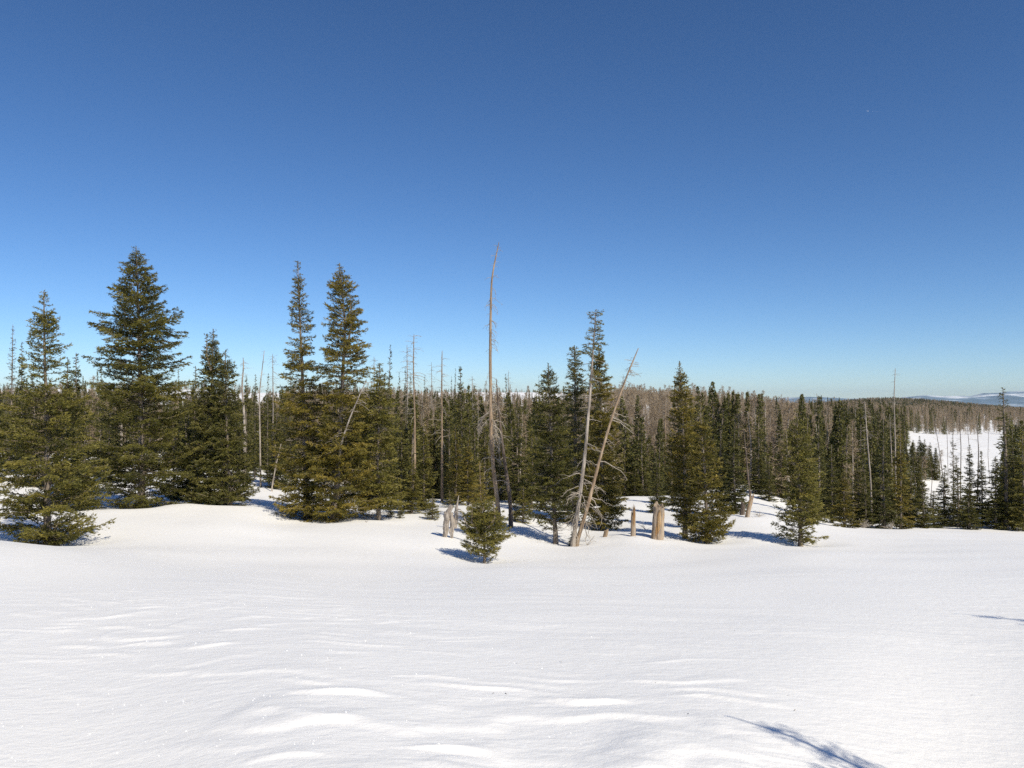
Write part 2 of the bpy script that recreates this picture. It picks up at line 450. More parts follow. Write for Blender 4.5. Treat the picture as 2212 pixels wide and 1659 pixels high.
def blades(geo, rng, B, D, ln, wd, tone, m=0):
    n = len(B)
    if n == 0: return
    rv = rng.normal(0, 1, (n, 3))
    W = norm(np.cross(D, rv)) * (wd * 0.5)[:, None]
    Bm = B + D * (ln * 0.3)[:, None]
    V = np.stack([B, Bm + W, B + D * ln[:, None], Bm - W], 1).reshape(-1, 3)
    i = np.arange(n)[:, None] * 4
    Fc = np.concatenate([i + np.array([[0, 1, 2]]), i + np.array([[0, 2, 3]])])
    geo.add(V, Fc, m, np.repeat(tone, 4))

def crown(rng, geo, trunk, zs, phi, L, e0, bend, q=1.0, blade=(0.10, 0.022), base_tone=0.5, fork=1.0, bare_in=0.22, fill=0.4):
    """trunk(z)->(n,3); needles in flat sprays with side twigs"""
    if len(zs) == 0: return
    if fill > 0:            # shorter inner shoots between the long limbs
        k = np.where((rng.rand(len(zs)) < fill) & (L > 0.2))[0]
        zs = np.concatenate([zs, zs[k] + rng.normal(0, 0.12, len(k))]); phi = np.concatenate([phi, rng.rand(len(k)) * 6.28])
        L = np.concatenate([L, L[k] * rng.uniform(0.3, 0.75, len(k))]); e0 = np.concatenate([e0, e0[k] + rng.normal(0.15, 0.25, len(k))])
        bend = np.concatenate([bend, bend[k]])
    org = trunk(zs)
    C = branch_curves(rng, org, phi, L, e0, bend)
    K = C.shape[1]
    R = (0.006 + 0.010 * L)[:, None] * np.linspace(1, 0.25, K)[None]
    V, Fc = tubes(C, R, 3)
    geo.add(V, Fc, 1, 0.5)
    ls = np.clip(0.42 + L / 0.75, 0.5, 1.0)
    btone = np.clip(base_tone + rng.normal(0, 0.20, len(L)), 0, 1)
    # twigs
    sp = 0.058 / q
    nt = np.maximum((L / sp).astype(int), 3)
    idx = np.repeat(np.arange(len(L)), nt)
    s = bare_in + (1 - bare_in) * rng.rand(len(idx)) ** 0.75
    P, T = sample_curve(C, idx, s)
    side = norm(np.cross(T, np.array([0., 0, 1.]))) * rng.choice([-1, 1], len(idx))[:, None]
    ang = np.radians(rng.uniform(35, 65, len(idx)))[:, None]
    td = norm(T * np.cos(ang) + side * np.sin(ang) + np.array([0, 0, 1.]) * rng.normal(-0.06, 0.11, (len(idx), 1)))
    tl = (0.07 + 0.42 * L[idx] * (1.05 - s) ** 0.9 * rng.uniform(0.5, 1.1, len(idx))) * fork
    tl = np.minimum(tl, 0.6)
    # blades along twigs
    bs = 0.034 / q
    nb = np.maximum((tl / bs).astype(int), 2)
    k = np.repeat(np.arange(len(idx)), nb)
    u = rng.rand(len(k)) ** 0.6
    B = P[k] + td[k] * (tl[k] * u)[:, None]
    B[:, 2] -= (0.25 * tl[k] * u * u); B[:, 2] += rng.normal(0, 0.012, len(k))
    D = norm(td[k] * 0.9 + rng.normal(0, 0.42, (len(k), 3)) * np.array([1, 1, 0.7]) + np.array([0, 0, 0.10]))
    ln = blade[0] * rng.uniform(0.7, 1.25, len(k)) * ls[idx[k]]; wd = blade[1] * rng.uniform(0.8, 1.3, len(k))
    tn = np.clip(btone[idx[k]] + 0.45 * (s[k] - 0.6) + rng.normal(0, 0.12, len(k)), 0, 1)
    blades(geo, rng, B, D, ln, wd, tn)
    # blades along the branch itself
    nb = np.maximum((L / (0.022 / q)).astype(int), 4)
    idx2 = np.repeat(np.arange(len(L)), nb)
    s2 = 0.12 + 0.9 * rng.rand(len(idx2))
    P2, T2 = sample_curve(C, idx2, s2)
    D2 = norm(T2 * 0.75 + rng.normal(0, 0.5, (len(idx2), 3)))
    blades(geo, rng, P2, D2, blade[0] * ls[idx2] * rng.uniform(0.7, 1.2, len(idx2)), blade[1] * rng.uniform(0.8, 1.3, len(idx2)),
           np.clip(btone[idx2] + rng.normal(0, 0.12, len(idx2)), 0, 1))

def dead_limbs(rng, geo, trunk, zs, phi, L, e0, bend, twigs=6, r0=0.014, m=0, K=7, tw_len=0.35, sides=4):
    if len(zs) == 0: return
    org = trunk(zs)
    C = branch_curves(rng, org, phi, L, e0, bend, K, 0.12)
    R = (0.004 + r0 * L)[:, None] * np.linspace(1, 0.22, K)[None]
    V, Fc = tubes(C, R, sides); geo.add(V, Fc, m, 0.5)
    if twigs > 0:
        idx = np.repeat(np.arange(len(L)), twigs)
        s = 0.25 + 0.72 * rng.rand(len(idx))
        P, T = sample_curve(C, idx, s)
        side = norm(np.cross(T, np.array([0., 0, 1.])) * rng.choice([-1, 1], len(idx))[:, None] + rng.normal(0, 0.4, (len(idx), 3)))
        d = norm(T * 0.7 + side * rng.uniform(0.3, 0.9, (len(idx), 1)) + np.array([0, 0, -0.12]))
        l = tw_len * L[idx] * (1.1 - s) * rng.uniform(0.4, 1.3, len(idx)) + 0.04
        C2 = P[:, None] + d[:, None] * (l[:, None] * np.linspace(0, 1, 3)[None])[..., None]
        C2[:, 1:] += rng.normal(0, 0.08, (len(idx), 2, 3)) * l[:, None, None]
        R2 = np.linspace(1, 0.35, 3)[None] * (0.0035 + 0.35 * r0 * L[idx])[:, None]
        V, Fc = tubes(C2, R2, 3); geo.add(V, Fc, m, 0.5)

def trunk_geo(rng, geo, pts, r_base, r_top=0.012, sides=9, m=0, flare=1.5, rough=0.12, rpow=1.0):
    """pts: local polyline base->top"""
    pts = np.asarray(pts, float)
    seg = np.concatenate([[0], np.cumsum(np.linalg.norm(np.diff(pts, axis=0), axis=1))])
    n = max(10, int(seg[-1] / 0.28))
    t = np.linspace(0, 1, n) * seg[-1]
    P = np.stack([np.interp(t, seg, pts[:, k]) for k in range(3)], -1)
    for _ in range(3): P[1:-1] = (P[:-2] + 2 * P[1:-1] + P[2:]) / 4
    u = t / seg[-1]
    R = (r_top + (r_base - r_top) * (1 - u) ** rpow) * (1 + (flare - 1) * np.exp(-t / 0.35))
    wob = 1 + rough * rng.normal(0, 1, (1, n, sides)) * 0.7
    P = P.copy(); P[0, 2] -= 0.5
    V, Fc = tubes(P[None], R[None], sides, wob=wob)
    geo.add(V, Fc, m, 0.5)
    return P

def path_local(path, d, lean=0.0):
    """picture polyline -> base location and local points; lean: metres deeper at the top"""
    W = [world_at(px, py, d) for px, py in path]
    x0, y0 = W[0][0], W[0][1]
    z0 = hz(x0, y0)
    top = W[-1][2]
    W[0][2] = min(z0, W[1][2] - 0.2)
    L = np.array(W) - np.array([x0, y0, z0])
    L[:, 1] += lean * (L[:, 2] / max(L[-1, 2], 0.1))
    return (x0, y0, z0), L

def make_trunk_fn(L):
    o = np.argsort(L[:, 2]); Z = L[o, 2]
    def f(z):
        return np.stack([np.interp(z, Z, L[o, 0]), np.interp(z, Z, L[o, 1]), z], -1)
    return f

def hero(name, label, path, prof, d, seed, mat, cat='tree', group=None, r_base=None, tone=0.5, q=1.0, gaps=(), dead=0.06,
         dead_below=None, low=0.25, jit=0.22, blade=(0.10, 0.024), up_top=0.5, droop=-0.25, lean=0.0, bark=None, tops=(), roots=0, per=6.5, dead_len=0.7, tuft=1.15, whorl=0.25):
    rng = np.random.RandomState(seed)
    loc, L = path_local(path, d, lean)
    H = L[-1, 2]
    fn = make_trunk_fn(L)
    pz = np.array([world_at(1106, py, d)[2] - loc[2] for py, hw in prof]); pw = np.array([hw / F * d for py, hw in prof])
    o = np.argsort(pz); pz, pw = pz[o], pw[o]
    root = empty(name, loc, label, cat, group)
    rb = (r_base or (0.045 + 0.0125 * H)) * 0.72
    g = Geo(); trunk_geo(rng, g, L, rb)
    if roots:
        a = rng.uniform(0, 2 * math.pi, roots); Lr = rng.uniform(0.7, 1.5, roots)
        dead_limbs(rng, g, lambda z: np.stack([z * 0, z * 0, z], -1), rng.uniform(0.35, 0.8, roots), a, Lr, np.radians(rng.uniform(-60, -20, roots)), np.radians(rng.uniform(-5, 35, roots)), 2, 0.035)
    mesh_obj('trunk', g.mesh('trunk', [bark or M_bark], True), root)
    # branches in loose whorls
    def branches(fn_, z0, z1, wfun, sd):
        zs, ph, Ls, e0, bd = [], [], [], [], []
        z = z0
        while z < z1 - 0.05:
            w = float(wfun(z)); t = z / H
            n = rng.poisson(per) if w > 0.25 else rng.poisson(4)
            skip = any(a < (z + loc[2]) < b for a, b in gapz)
            if skip: n = int(n * 0.5)
            ph0 = rng.rand() * 6.28
            for k in range(n):
                zs.append(z + rng.normal(0, 0.05)); ph.append(ph0 + k * 6.28 / max(n, 1) + rng.normal(0, 0.3))
                Ls.append(max(w * min(rng.normal(0.95, jit), 1.22) * (1.15 if rng.rand() < 0.08 else 1.0), 0.07))
                e = low + (up_top - low) * smooth(0.45, 1.0, t) + rng.normal(0, 0.13)
                e0.append(e); bd.append(droop + rng.normal(0, 0.18) + (0.35 if e < 0 else 0))
            z += whorl * rng.uniform(0.6, 1.3) * (0.75 if z > 0.8 * z1 else 1)
        return [np.array(v) for v in (zs, ph, Ls, e0, bd)]
    gapz = [(world_at(1106, b, d)[2], world_at(1106, a, d)[2]) for a, b in gaps]
    wf = lambda z: np.interp(z, pz, pw)
    zs, ph, Ls, e0, bd = branches(fn, pz[0], H, wf, seed)
    zc = np.clip(zs, 0.05, H - 0.02)
    isdead = rng.rand(len(zs)) < dead
    if dead_below is not None:
        zb = world_at(1106, dead_below, d)[2] - loc[2]
        isdead |= (zs < zb) & (rng.rand(len(zs)) < 0.85)
    lv = ~isdead
    g = Geo()
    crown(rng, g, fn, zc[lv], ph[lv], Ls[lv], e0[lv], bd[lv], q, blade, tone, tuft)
    # leader
    zz = H - 0.5 * rng.rand(40) ** 1.3
    blades(g, rng, fn(zz), norm(rng.normal(0, 0.45, (40, 3)) + np.array([0, 0, 1.])), np.full(40, 0.09), np.full(40, 0.02), np.full(40, tone))
    for (tx, ty, bx, by, hw) in tops:      # secondary leaders: tip (tx,ty) joining the trunk at (bx,by)
        W1 = world_at(tx, ty, d - 0.3) - np.array(loc); W0 = world_at(bx, by, d - 0.3) - np.array(loc)
        line = np.stack([W0, W0 * 0.5 + W1 * 0.5 + np.array([0.12 * np.sign(W1[0] - W0[0]), 0, -0.1]), W1])
        f2 = make_trunk_fn(line)
        V, Fc = tubes(line[None], np.array([[0.06, 0.04, 0.01]]), 5); g.add(V, Fc, 1)
        hh = W1[2] - W0[2]
        n = int(hh / 0.04)
        z = W0[2] + 0.1 * hh + 0.9 * hh * rng.rand(n); w2 = hw / F * d
        crown(rng, g, f2, z, rng.rand(n) * 6.28, np.maximum(w2 * (1.05 - (z - W0[2]) / hh) * rng.uniform(0.6, 1.2, n), 0.07), rng.normal(0.5, 0.2, n), rng.normal(-0.1, 0.2, n), q, blade, tone, tuft)
    mesh_obj('crown', g.mesh('crown', [mat, M_twig]), root)
    if isdead.any():
        k = isdead
        limb_objects(rng, root, fn, zc[k], ph[k], Ls[k] * dead_len, e0[k] - 0.2, bd[k], 6, 0.010, M_deadtwig, True)
    return root

def limb_objects(rng, root, fn, zs, phi, L, e0, bend, twigs, r0, mat, near, lmin=0.35):
    """every limb long enough to pick out is a part of its own; the small stuff is joined"""
    big = (L > lmin) & near
    for i in np.where(big)[0]:
        g = Geo(); k = slice(i, i + 1)
        dead_limbs(rng, g, fn, zs[k], phi[k], L[k], e0[k], bend[k], twigs, r0)
        mesh_obj('dead_branch', g.mesh('dead_branch', [mat], True), root)
    k = ~big
    if k.any():
        g = Geo(); dead_limbs(rng, g, fn, zs[k], phi[k], L[k], e0[k], bend[k], max(twigs - 1, 0), r0)
        mesh_obj('dead_twigs', g.mesh('dead_twigs', [mat], True), root)['kind'] = 'stuff'

# ------------------------------------------------------------------ the trees in front, left to right
hero('spruce_tree', 'nearest big spruce at the left edge, bushy skirt to the snow and thin spire above', [(103, 1176), (102, 1000), (99, 850), (96, 760), (95, 628)],
     [(1172, 60), (1160, 110), (1130, 116), (1090, 116), (1050, 115), (1000, 112), (950, 108), (900, 90), (860, 66), (800, 48), (760, 46), (715, 30), (680, 20), (650, 10), (628, 2)],
     28, 101, M_olive, gaps=[(825, 850)], roots=12, low=0.05, droop=0.12, tone=0.45, tuft=1.05, r_base=0.17, blade=(0.105, 0.028), per=7.5)
hero('spruce_tree', 'tall broad spruce, second from the left, with bare trunk window halfway up', [(306, 1098), (305, 950), (303, 830), (300, 700), (294, 533)],
     [(1096, 50), (1080, 92), (1040, 95), (960, 92), (900, 96), (850, 88), (790, 86), (745, 92), (700, 78), (660, 60), (620, 42), (585, 26), (560, 14), (533, 2)],
     38, 102, M_olive, gaps=[(808, 842)], low=0.1, droop=0.05, tone=0.5, jit=0.26, dead=0.10, roots=8, r_base=0.24, blade=(0.125, 0.030), q=0.9, tuft=1.25, whorl=0.25, per=8)
hero('spruce_tree', 'dark forked spruce with two close tips, left of the snow gap', [(452, 1094), (455, 950), (458, 820), (461, 712)],
     [(1088, 52), (1060, 50), (980, 44), (900, 40), (830, 30), (780, 20), (745, 11), (712, 2)],
     39, 103, M_dark, whorl=0.165, per=7.8, tops=[(447, 723, 456, 800, 12)], tone=0.62, q=0.85, blade=(0.125, 0.030), low=0.0, droop=0.1)
hero('spruce_tree', 'dark spruce with pale lower trunk, right half of the forked clump', [(496, 1093), (493, 1000), (489, 900), (487, 757)],
     [(1088, 56), (1050, 52), (980, 42), (900, 34), (840, 28), (800, 18), (757, 2)],
     38.5, 104, M_dark, whorl=0.165, per=7.8, tone=0.62, dead=0.12, q=0.85, blade=(0.125, 0.030), low=0.0, droop=0.1)
hero('fir_tree', 'tall fir with narrow broken looking spire, left of the golden pair', [(664, 1120), (660, 980), (655, 860), (650, 740), (643, 566)],
     [(1115, 66), (1090, 68), (1040, 52), (980, 60), (900, 54), (840, 48), (800, 42), (780, 30), (740, 25), (700, 27), (680, 24), (650, 16), (615, 13), (580, 6), (566, 2)],
     37.5, 105, M_gold, tone=0.42, dead=0.16, low=-0.02, droop=0.08, r_base=0.2, q=0.85, blade=(0.125, 0.030), whorl=0.22, gaps=[(710, 730)], per=8)
hero('fir_tree', 'tallest golden green fir in the centre left clump with pale trunk showing', [(722, 1125), (728, 1040), (734, 950), (740, 820), (746, 700), (733, 570)],
     [(1122, 40), (1100, 108), (1060, 80), (1000, 68), (930, 60), (870, 56), (800, 56), (760, 52), (720, 44), (680, 36), (640, 32), (610, 20), (585, 8), (570, 2)],
     36.5, 106, M_gold, tone=0.58, dead=0.12, low=-0.02, droop=0.06, r_base=0.23, q=0.9, blade=(0.12, 0.030), tops=[(757, 640, 748, 760, 18)], whorl=0.22, per=8.5)
hero('fir_tree', 'green fir behind the leaning dead pole, right side of the centre left clump', [(818, 1122), (816, 1000), (818, 900), (820, 786)],
     [(1118, 30), (1090, 52), (1040, 48), (980, 46), (900, 40), (850, 26), (810, 12), (786, 3)],
     37.5, 107, M_olive, whorl=0.165, per=7.8, tone=0.5, dead=0.16, q=0.85, blade=(0.125, 0.030), dead_below=1100)
hero('fir_tree', 'dark fir in shade between the golden fir and the dead pole', [(782, 1124), (783, 1000), (784, 850)],
     [(1100, 20), (1080, 45), (1000, 45), (930, 36), (880, 18), (850, 4)],
     40, 108, M_dark, whorl=0.165, per=7.8, tone=0.5, q=0.7, blade=(0.14, 0.034), dead_below=1085)
hero('spruce_sapling', 'small bushy spruce standing alone in front of the tall dead trunk', [(1047, 1211), (1046, 1150), (1044, 1086)],
     [(1206, 34), (1196, 46), (1180, 54), (1160, 52), (1140, 44), (1120, 36), (1105, 26), (1094, 10), (1086, 3)],
     27, 109, M_olive, tone=0.62, q=1.3, blade=(0.085, 0.020), low=0.35, droop=0.1, tops=[(1066, 1082, 1056, 1140, 16), (1020, 1096, 1034, 1150, 14)], whorl=0.14, jit=0.34, r_base=0.06, dead=0)
hero('spruce_sapling', 'slim yellowish sapling with golden leader behind the small bushy spruce', [(1040, 1150), (1039, 1090), (1036, 998)],
     [(1140, 28), (1110, 25), (1090, 22), (1060, 15), (1040, 10), (1018, 5), (998, 2)],
     33, 110, M_gold, tone=0.75, q=0.9, blade=(0.09, 0.022), low=0.5, r_base=0.04, dead=0, whorl=0.10, bark=M_snag)
hero('spruce_tree', 'dark green spruce with stepped spire, left of the two leaning trunks', [(1201, 1176), (1194, 1050), (1188, 900), (1184, 786)],
     [(1150, 30), (1120, 56), (1060, 50), (1000, 48), (940, 42), (890, 34), (850, 26), (820, 16), (786, 2)],
     34, 111, M_olive, whorl=0.165, per=7.8, tone=0.36, dead=0.10, q=0.95, blade=(0.11, 0.028), low=0.05, droop=0.12, r_base=0.13, dead_below=1130)
hero('fir_tree', 'full green fir directly behind the two leaning trunks', [(1302, 1150), (1300, 1000), (1296, 850), (1293, 745)],
     [(1142, 44), (1120, 50), (1060, 46), (980, 40), (900, 36), (850, 28), (800, 20), (770, 10), (745, 3)],
     39.5, 112, M_gold, whorl=0.165, per=7.8, tone=0.38, dead=0.08, q=0.85, blade=(0.125, 0.032), low=0.0, droop=0.12)
hero('fir_tree', 'ragged fir with grey flat-topped crown left of the white leaning trunk', [(1243, 1145), (1243, 1000), (1243, 880), (1241, 748)],
     [(1100, 30), (1050, 32), (950, 34), (880, 30), (850, 22), (830, 24), (800, 15), (770, 14), (752, 10), (748, 4)],
     41, 113, M_dark, whorl=0.165, per=7.8, tone=0.6, dead=0.35, q=0.75, blade=(0.13, 0.032), dead_len=1.0)
hero('fir_tree', 'pointed fir with layered branches right of the thick broken stump', [(1480, 1168), (1480, 1040), (1474, 900), (1468, 782)],
     [(1130, 16), (1100, 30), (1040, 36), (960, 36), (900, 29), (860, 23), (830, 15), (800, 7), (782, 2)],
     35.5, 114, M_gold, whorl=0.165, per=7.8, tone=0.32, dead=0.08, q=0.9, blade=(0.115, 0.030), low=0.0, droop=0.12, r_base=0.15)
hero('fir_tree', 'bushy olive fir touching the pointed one, its skirt on the snow', [(1528, 1170), (1524, 1050), (1518, 960), (1512, 870)],
     [(1166, 50), (1140, 54), (1080, 44), (1020, 36), (960, 26), (920, 16), (890, 7), (870, 2)],
     34, 115, M_gold, whorl=0.165, per=7.8, tone=0.40, dead=0.04, q=0.95, blade=(0.11, 0.028), low=0.0, droop=0.15)
hero('fir_tree', 'olive fir with fanned crown standing alone on open snow, right of centre', [(1729, 1174), (1728, 1060), (1722, 980), (1722, 886)],
     [(1170, 46), (1140, 50), (1090, 42), (1040, 40), (1000, 37), (960, 28), (930, 17), (905, 8), (886, 2)],
     33, 116, M_olive, whorl=0.165, per=7.8, tone=0.40, dead=0.04, q=0.95, blade=(0.11, 0.028), low=0.0, droop=0.2, tops=[(1698, 930, 1718, 1010, 12)])

# ------------------------------------------------------------------ dead trunks and stumps
def snag(name, label, path, d, seed, r_base, limbs, mat=None, twig=None, r_top=0.015, lean=0.0, rpow=0.8, cat='dead tree', group=None, extra=None, flare=1.3, sides=9):
    rng = np.random.RandomState(seed)
    loc, L = path_local(path, d, lean)
    fn = make_trunk_fn(L)
    root = empty(name, loc, label, cat, group)
    g = Geo(); trunk_geo(rng, g, L, r_base, r_top, sides, 0, flare, 0.09, rpow)
    mesh_obj('trunk', g.mesh('trunk', [mat or M_snag], True), root)
    acc = []
    for (py0, py1, n, l0, l1, e, bend, azc, azs, tw) in limbs:
        z1 = world_at(1106, py0, d)[2] - loc[2]; z0 = world_at(1106, py1, d)[2] - loc[2]
        zs = rng.uniform(z0, z1, n)
        az = rng.normal(azc, azs, n) if azs else rng.rand(n) * 6.28
        limb_objects(rng, root, fn, zs, az, rng.uniform(l0, l1, n), np.radians(rng.normal(e, 12, n)), np.radians(rng.normal(bend, 15, n)), tw, 0.0135, twig or M_deadtwig, d < 38)
    return root
R_ = 0.0; Lf = math.pi
snag('dead_tree', 'very tall bare tan trunk rising high above the forest near the middle', [(1080, 1137), (1074, 1080), (1064, 1000), (1060, 900), (1059, 780), (1060, 660), (1062, 600), (1070, 560), (1078, 522)],
     37, 201, 0.108, [(528, 620, 26, 0.12, 0.4, 25, -60, 0, 0, 2), (620, 760, 22, 0.25, 0.75, -5, -80, R_, 0.7, 3), (640, 820, 16, 0.2, 0.5, -15, -70, Lf, 0.7, 2), (620, 1100, 40, 0.06, 0.2, 0, -20, 0, 0, 0),
      (800, 880, 14, 0.4, 0.9, 0, -85, R_, 0.8, 4), (895, 960, 18, 0.9, 1.5, 25, -130, R_, 0.8, 4), (880, 915, 4, 0.9, 1.4, -20, -60, Lf, 0.4, 40), (960, 1060, 10, 0.6, 1.1, 20, -120, Lf + 0.5, 1.4, 3)],
     mat=M_snag, r_top=0.010, rpow=0.58)
snag('dead_tree', 'dark crooked bare trunk just right of the very tall one', [(1104, 1141), (1102, 1080), (1092, 1010), (1083, 940), (1076, 870), (1072, 818)], 37.5, 202, 0.105,
     [(820, 950, 22, 0.2, 0.7, 0, -50, 0, 0, 3), (950, 1060, 10, 0.3, 0.8, -5, -60, 0, 0, 3)], mat=M_snagdark, rpow=0.7)
wl1 = snag('dying_fir', 'pale leaning bare trunk with a tuft of live needles at its top', [(1236, 1180), (1250, 1090), (1264, 980), (1274, 860), (1281, 760), (1287, 674)], 33, 203, 0.095,
     [(760, 880, 14, 0.25, 0.7, -5, -30, 0, 0, 5), (880, 1020, 14, 0.3, 1.0, -5, -25, 0, 0, 6), (1020, 1130, 26, 0.5, 1.45, -10, -50, Lf, 1.5, 12), (760, 1170, 60, 0.05, 0.2, 0, -20, 0, 0, 0), (670, 760, 34, 0.2, 0.45, 20, -20, 0, 0, 6)],
     mat=M_grey_wood, rpow=0.75)
def add_tuft(root, path, d, lst, seed, mat):
    rng = np.random.RandomState(seed)
    loc, L = path_local(path, d); fn = make_trunk_fn(L); g = Geo()
    for (py0, py1, n, l0, l1) in lst:
        z1 = world_at(1106, py0, d)[2] - loc[2]; z0 = world_at(1106, py1, d)[2] - loc[2]
        crown(rng, g, fn, rng.uniform(z0, z1, n), rng.rand(n) * 6.28, rng.uniform(l0, l1, n), rng.normal(0.15, 0.2, n), rng.normal(0, 0.2, n), 0.9, (0.10, 0.026), 0.5, 1.0, 0.4)
    mesh_obj('crown', g.mesh('crown', [mat, M_twig]), root)
add_tuft(wl1, [(1236, 1180), (1250, 1090), (1264, 980), (1274, 860), (1281, 760), (1287, 674)], 33,
         [(676, 725, 34, 0.18, 0.36), (725, 752, 14, 0.3, 0.6), (765, 775, 7, 0.45, 0.65), (800, 850, 10, 0.3, 0.6)], 5, M_olive)
snag('dead_tree', 'long bare tan trunk leaning to the right with a bent twiggy tip', [(1243, 1179), (1268, 1100), (1296, 990), (1322, 900), (1346, 835), (1362, 790), (1374, 768), (1379, 752)], 33.2, 204, 0.085,
     [(770, 830, 20, 0.3, 0.7, -5, -10, R_, 1.3, 5), (850, 960, 10, 0.4, 1.3, -20, -25, R_, 0.9, 5), (980, 1130, 12, 0.6, 1.5, -15, -35, R_, 1.0, 7), (800, 1170, 60, 0.05, 0.2, 0, -20, 0, 0, 0), (1000, 1130, 6, 0.4, 0.9, 0, -20, Lf, 0.7, 4)],
     mat=M_snag, rpow=0.7)
snag('leaning_dead_pole', 'forked bare pole leaning across the golden fir to the upper right', [(732, 1010), (742, 965), (768, 900), (798, 838), (806, 822)], 36.9, 205, 0.07,
     [(825, 880, 12, 0.3, 0.8, 5, -40, R_, 0.9, 4), (880, 940, 5, 0.3, 0.8, 10, -30, 0, 0, 3)], mat=M_grey_wood, flare=1.0, lean=-1.7)
snag('dead_pole', 'thin pale bare pole standing in the snow gap beside the dark forked spruce', [(563, 1042), (562, 960), (560, 850), (571, 757)], 54, 206, 0.06, [(760, 900, 34, 0.2, 0.5, 10, -20, 0, 0, 3)], mat=M_grey_wood, rpow=0.6)
snag('dead_pole', 'short thin pole leaning right at the foot of the golden clump', [(586, 1046), (597, 1000), (608, 955)], 52, 207, 0.05, [(960, 1030, 5, 0.3, 0.7, 0, -30, 0, 0, 3)], mat=M_grey_wood)
snag('dead_tree', 'bare dead tree with tan lower trunk and drooping twigs, left of the thin straight one', [(897, 1010), (896, 900), (893, 800), (894, 722)], 56, 208, 0.085,
     [(726, 800, 30, 0.4, 0.9, 15, -40, 0, 0, 4), (800, 900, 30, 0.6, 1.3, 0, -50, 0, 0, 5)], mat=M_snag, rpow=0.6)
snag('dead_tree', 'straight bare dead tree with light trunk down to the dark firs', [(955, 1085), (955, 950), (954, 850), (955, 757)], 49, 209, 0.08,
     [(760, 840, 24, 0.3, 0.7, 10, -40, 0, 0, 3), (840, 960, 18, 0.4, 0.9, 0, -40, 0, 0, 4)], mat=M_snag, rpow=0.6)
snag('dead_tree', 'grey twiggy dead spire just left of the tan trunked dead tree', [(881, 1000), (880, 880), (879, 745)], 70, 210, 0.08, [(750, 900, 80, 0.4, 1.0, 5, -30, 0, 0, 5)], mat=M_grey_wood, rpow=0.6)
snag('dead_tree', 'curved grey dead top with reddish foot behind the dark forked clump', [(529, 1000), (528, 900), (522, 830), (527, 790), (525, 772)], 52, 211, 0.12, [(776, 880, 36, 0.3, 0.7, 0, -30, 0, 0, 3)], mat=M_grey_wood, rpow=0.6)
snag('dead_tree', 'tall bare grey pole above the forest at the right with the dark hill behind', [(1936, 1090), (1934, 960), (1931, 860), (1934, 796)], 52, 212, 0.05, [(800, 960, 44, 0.15, 0.4, 0, -20, 0, 0, 2)], mat=M_grey_wood, rpow=0.6)
snag('dead_tree', 'leaning pale trunk left of the dark fir pair on the right', [(1884, 1120), (1881, 1040), (1872, 930), (1868, 868)], 50, 213, 0.06, [(870, 1000, 30, 0.3, 0.7, 0, -30, 0, 0, 3)], mat=M_grey_wood, rpow=0.6)
snag('dead_tree', 'pale trunk rising out of the firs between the lone fir and the snow patch', [(1780, 1000), (1776, 950), (1768, 880), (1764, 850)], 82, 214, 0.09, [(855, 940, 24, 0.3, 0.8, 0, -30, 0, 0, 3)], mat=M_snag, rpow=0.6)
snag('dead_tree', 'thin dark burnt pole behind the broken leaning stump', [(1622, 1075), (1616, 1030), (1610, 960), (1606, 925)], 55, 215, 0.07, [(930, 1060, 12, 0.2, 0.5, 0, -20, 0, 0, 3)], mat=M_snagdark)
snag('dead_tree', 'grey dead spire behind, left of the layered pointed fir', [(1434, 1010), (1437, 930), (1438, 842)], 76, 216, 0.10, [(846, 980, 70, 0.4, 0.9, 0, -30, 0, 0, 4)], mat=M_snag, rpow=0.6)
for i, (px, top, d, label) in enumerate([(1346, 808, 92, 'dark thin dead spire just right of the leaning tan trunk tip'), (932, 782, 100, 'thin bare pole against the sky left of the straight dead tree'),
        (1020, 812, 66, 'grey dead tree crown between the two dark firs left of the tall trunk'), (1098, 800, 95, 'thin bare spire just right of the very tall trunk'),
        (808, 770, 80, 'thin bare pole against the sky beside the golden fir'), (589, 764, 72, 'needle-thin dead spire left of the golden fir pair')]):
    snag('dead_tree', label, [(px, 960), (px + 1, 880), (px, top)], d, 230 + i, 0.08, [(top + 4, 900, 60, 0.3, 0.8, 5, -30, 0, 0, 3)], mat=M_grey_wood, rpow=0.6, sides=6)
for i, (px, base, top, d, lab) in enumerate([(2028, 1050, 905, 105, 'thin bare pole leaning left at the near edge of the snow meadow'), (2045, 1045, 900, 108, 'bare pole in the middle of the snow meadow left of the sparse spire'),
        (2074, 1050, 880, 100, 'dark bare pole just right of the sparse spire on the meadow'), (2092, 1050, 890, 102, 'slim bare pole between two dark firs on the meadow'),
        (2112, 1045, 905, 96, 'thicker grey snag standing on the meadow'), (2132, 1040, 925, 116, 'rightmost thin pole on the snow meadow'),
        (2012, 1060, 1000, 95, 'short bare pole by the near snow strip')]):
    snag('dead_pole', lab, [(px + [14, 3, 0, 4, -2, 6, -3, 0][i], base), (px + 2, (base + top) / 2), (px - [10, 1, 3, 5, 2, -4, 3, 0][i], top)], d, 250 + i, [0.05, 0.035, 0.06, 0.04, 0.075, 0.035, 0.04, 0.05][i], [(top + 5, base - 40, [40, 14, 60, 20, 50, 16, 10, 20][i], 0.2, 0.8, 10, -20, 0, 0, 3)], mat=M_snagdark, rpow=0.6, sides=6)

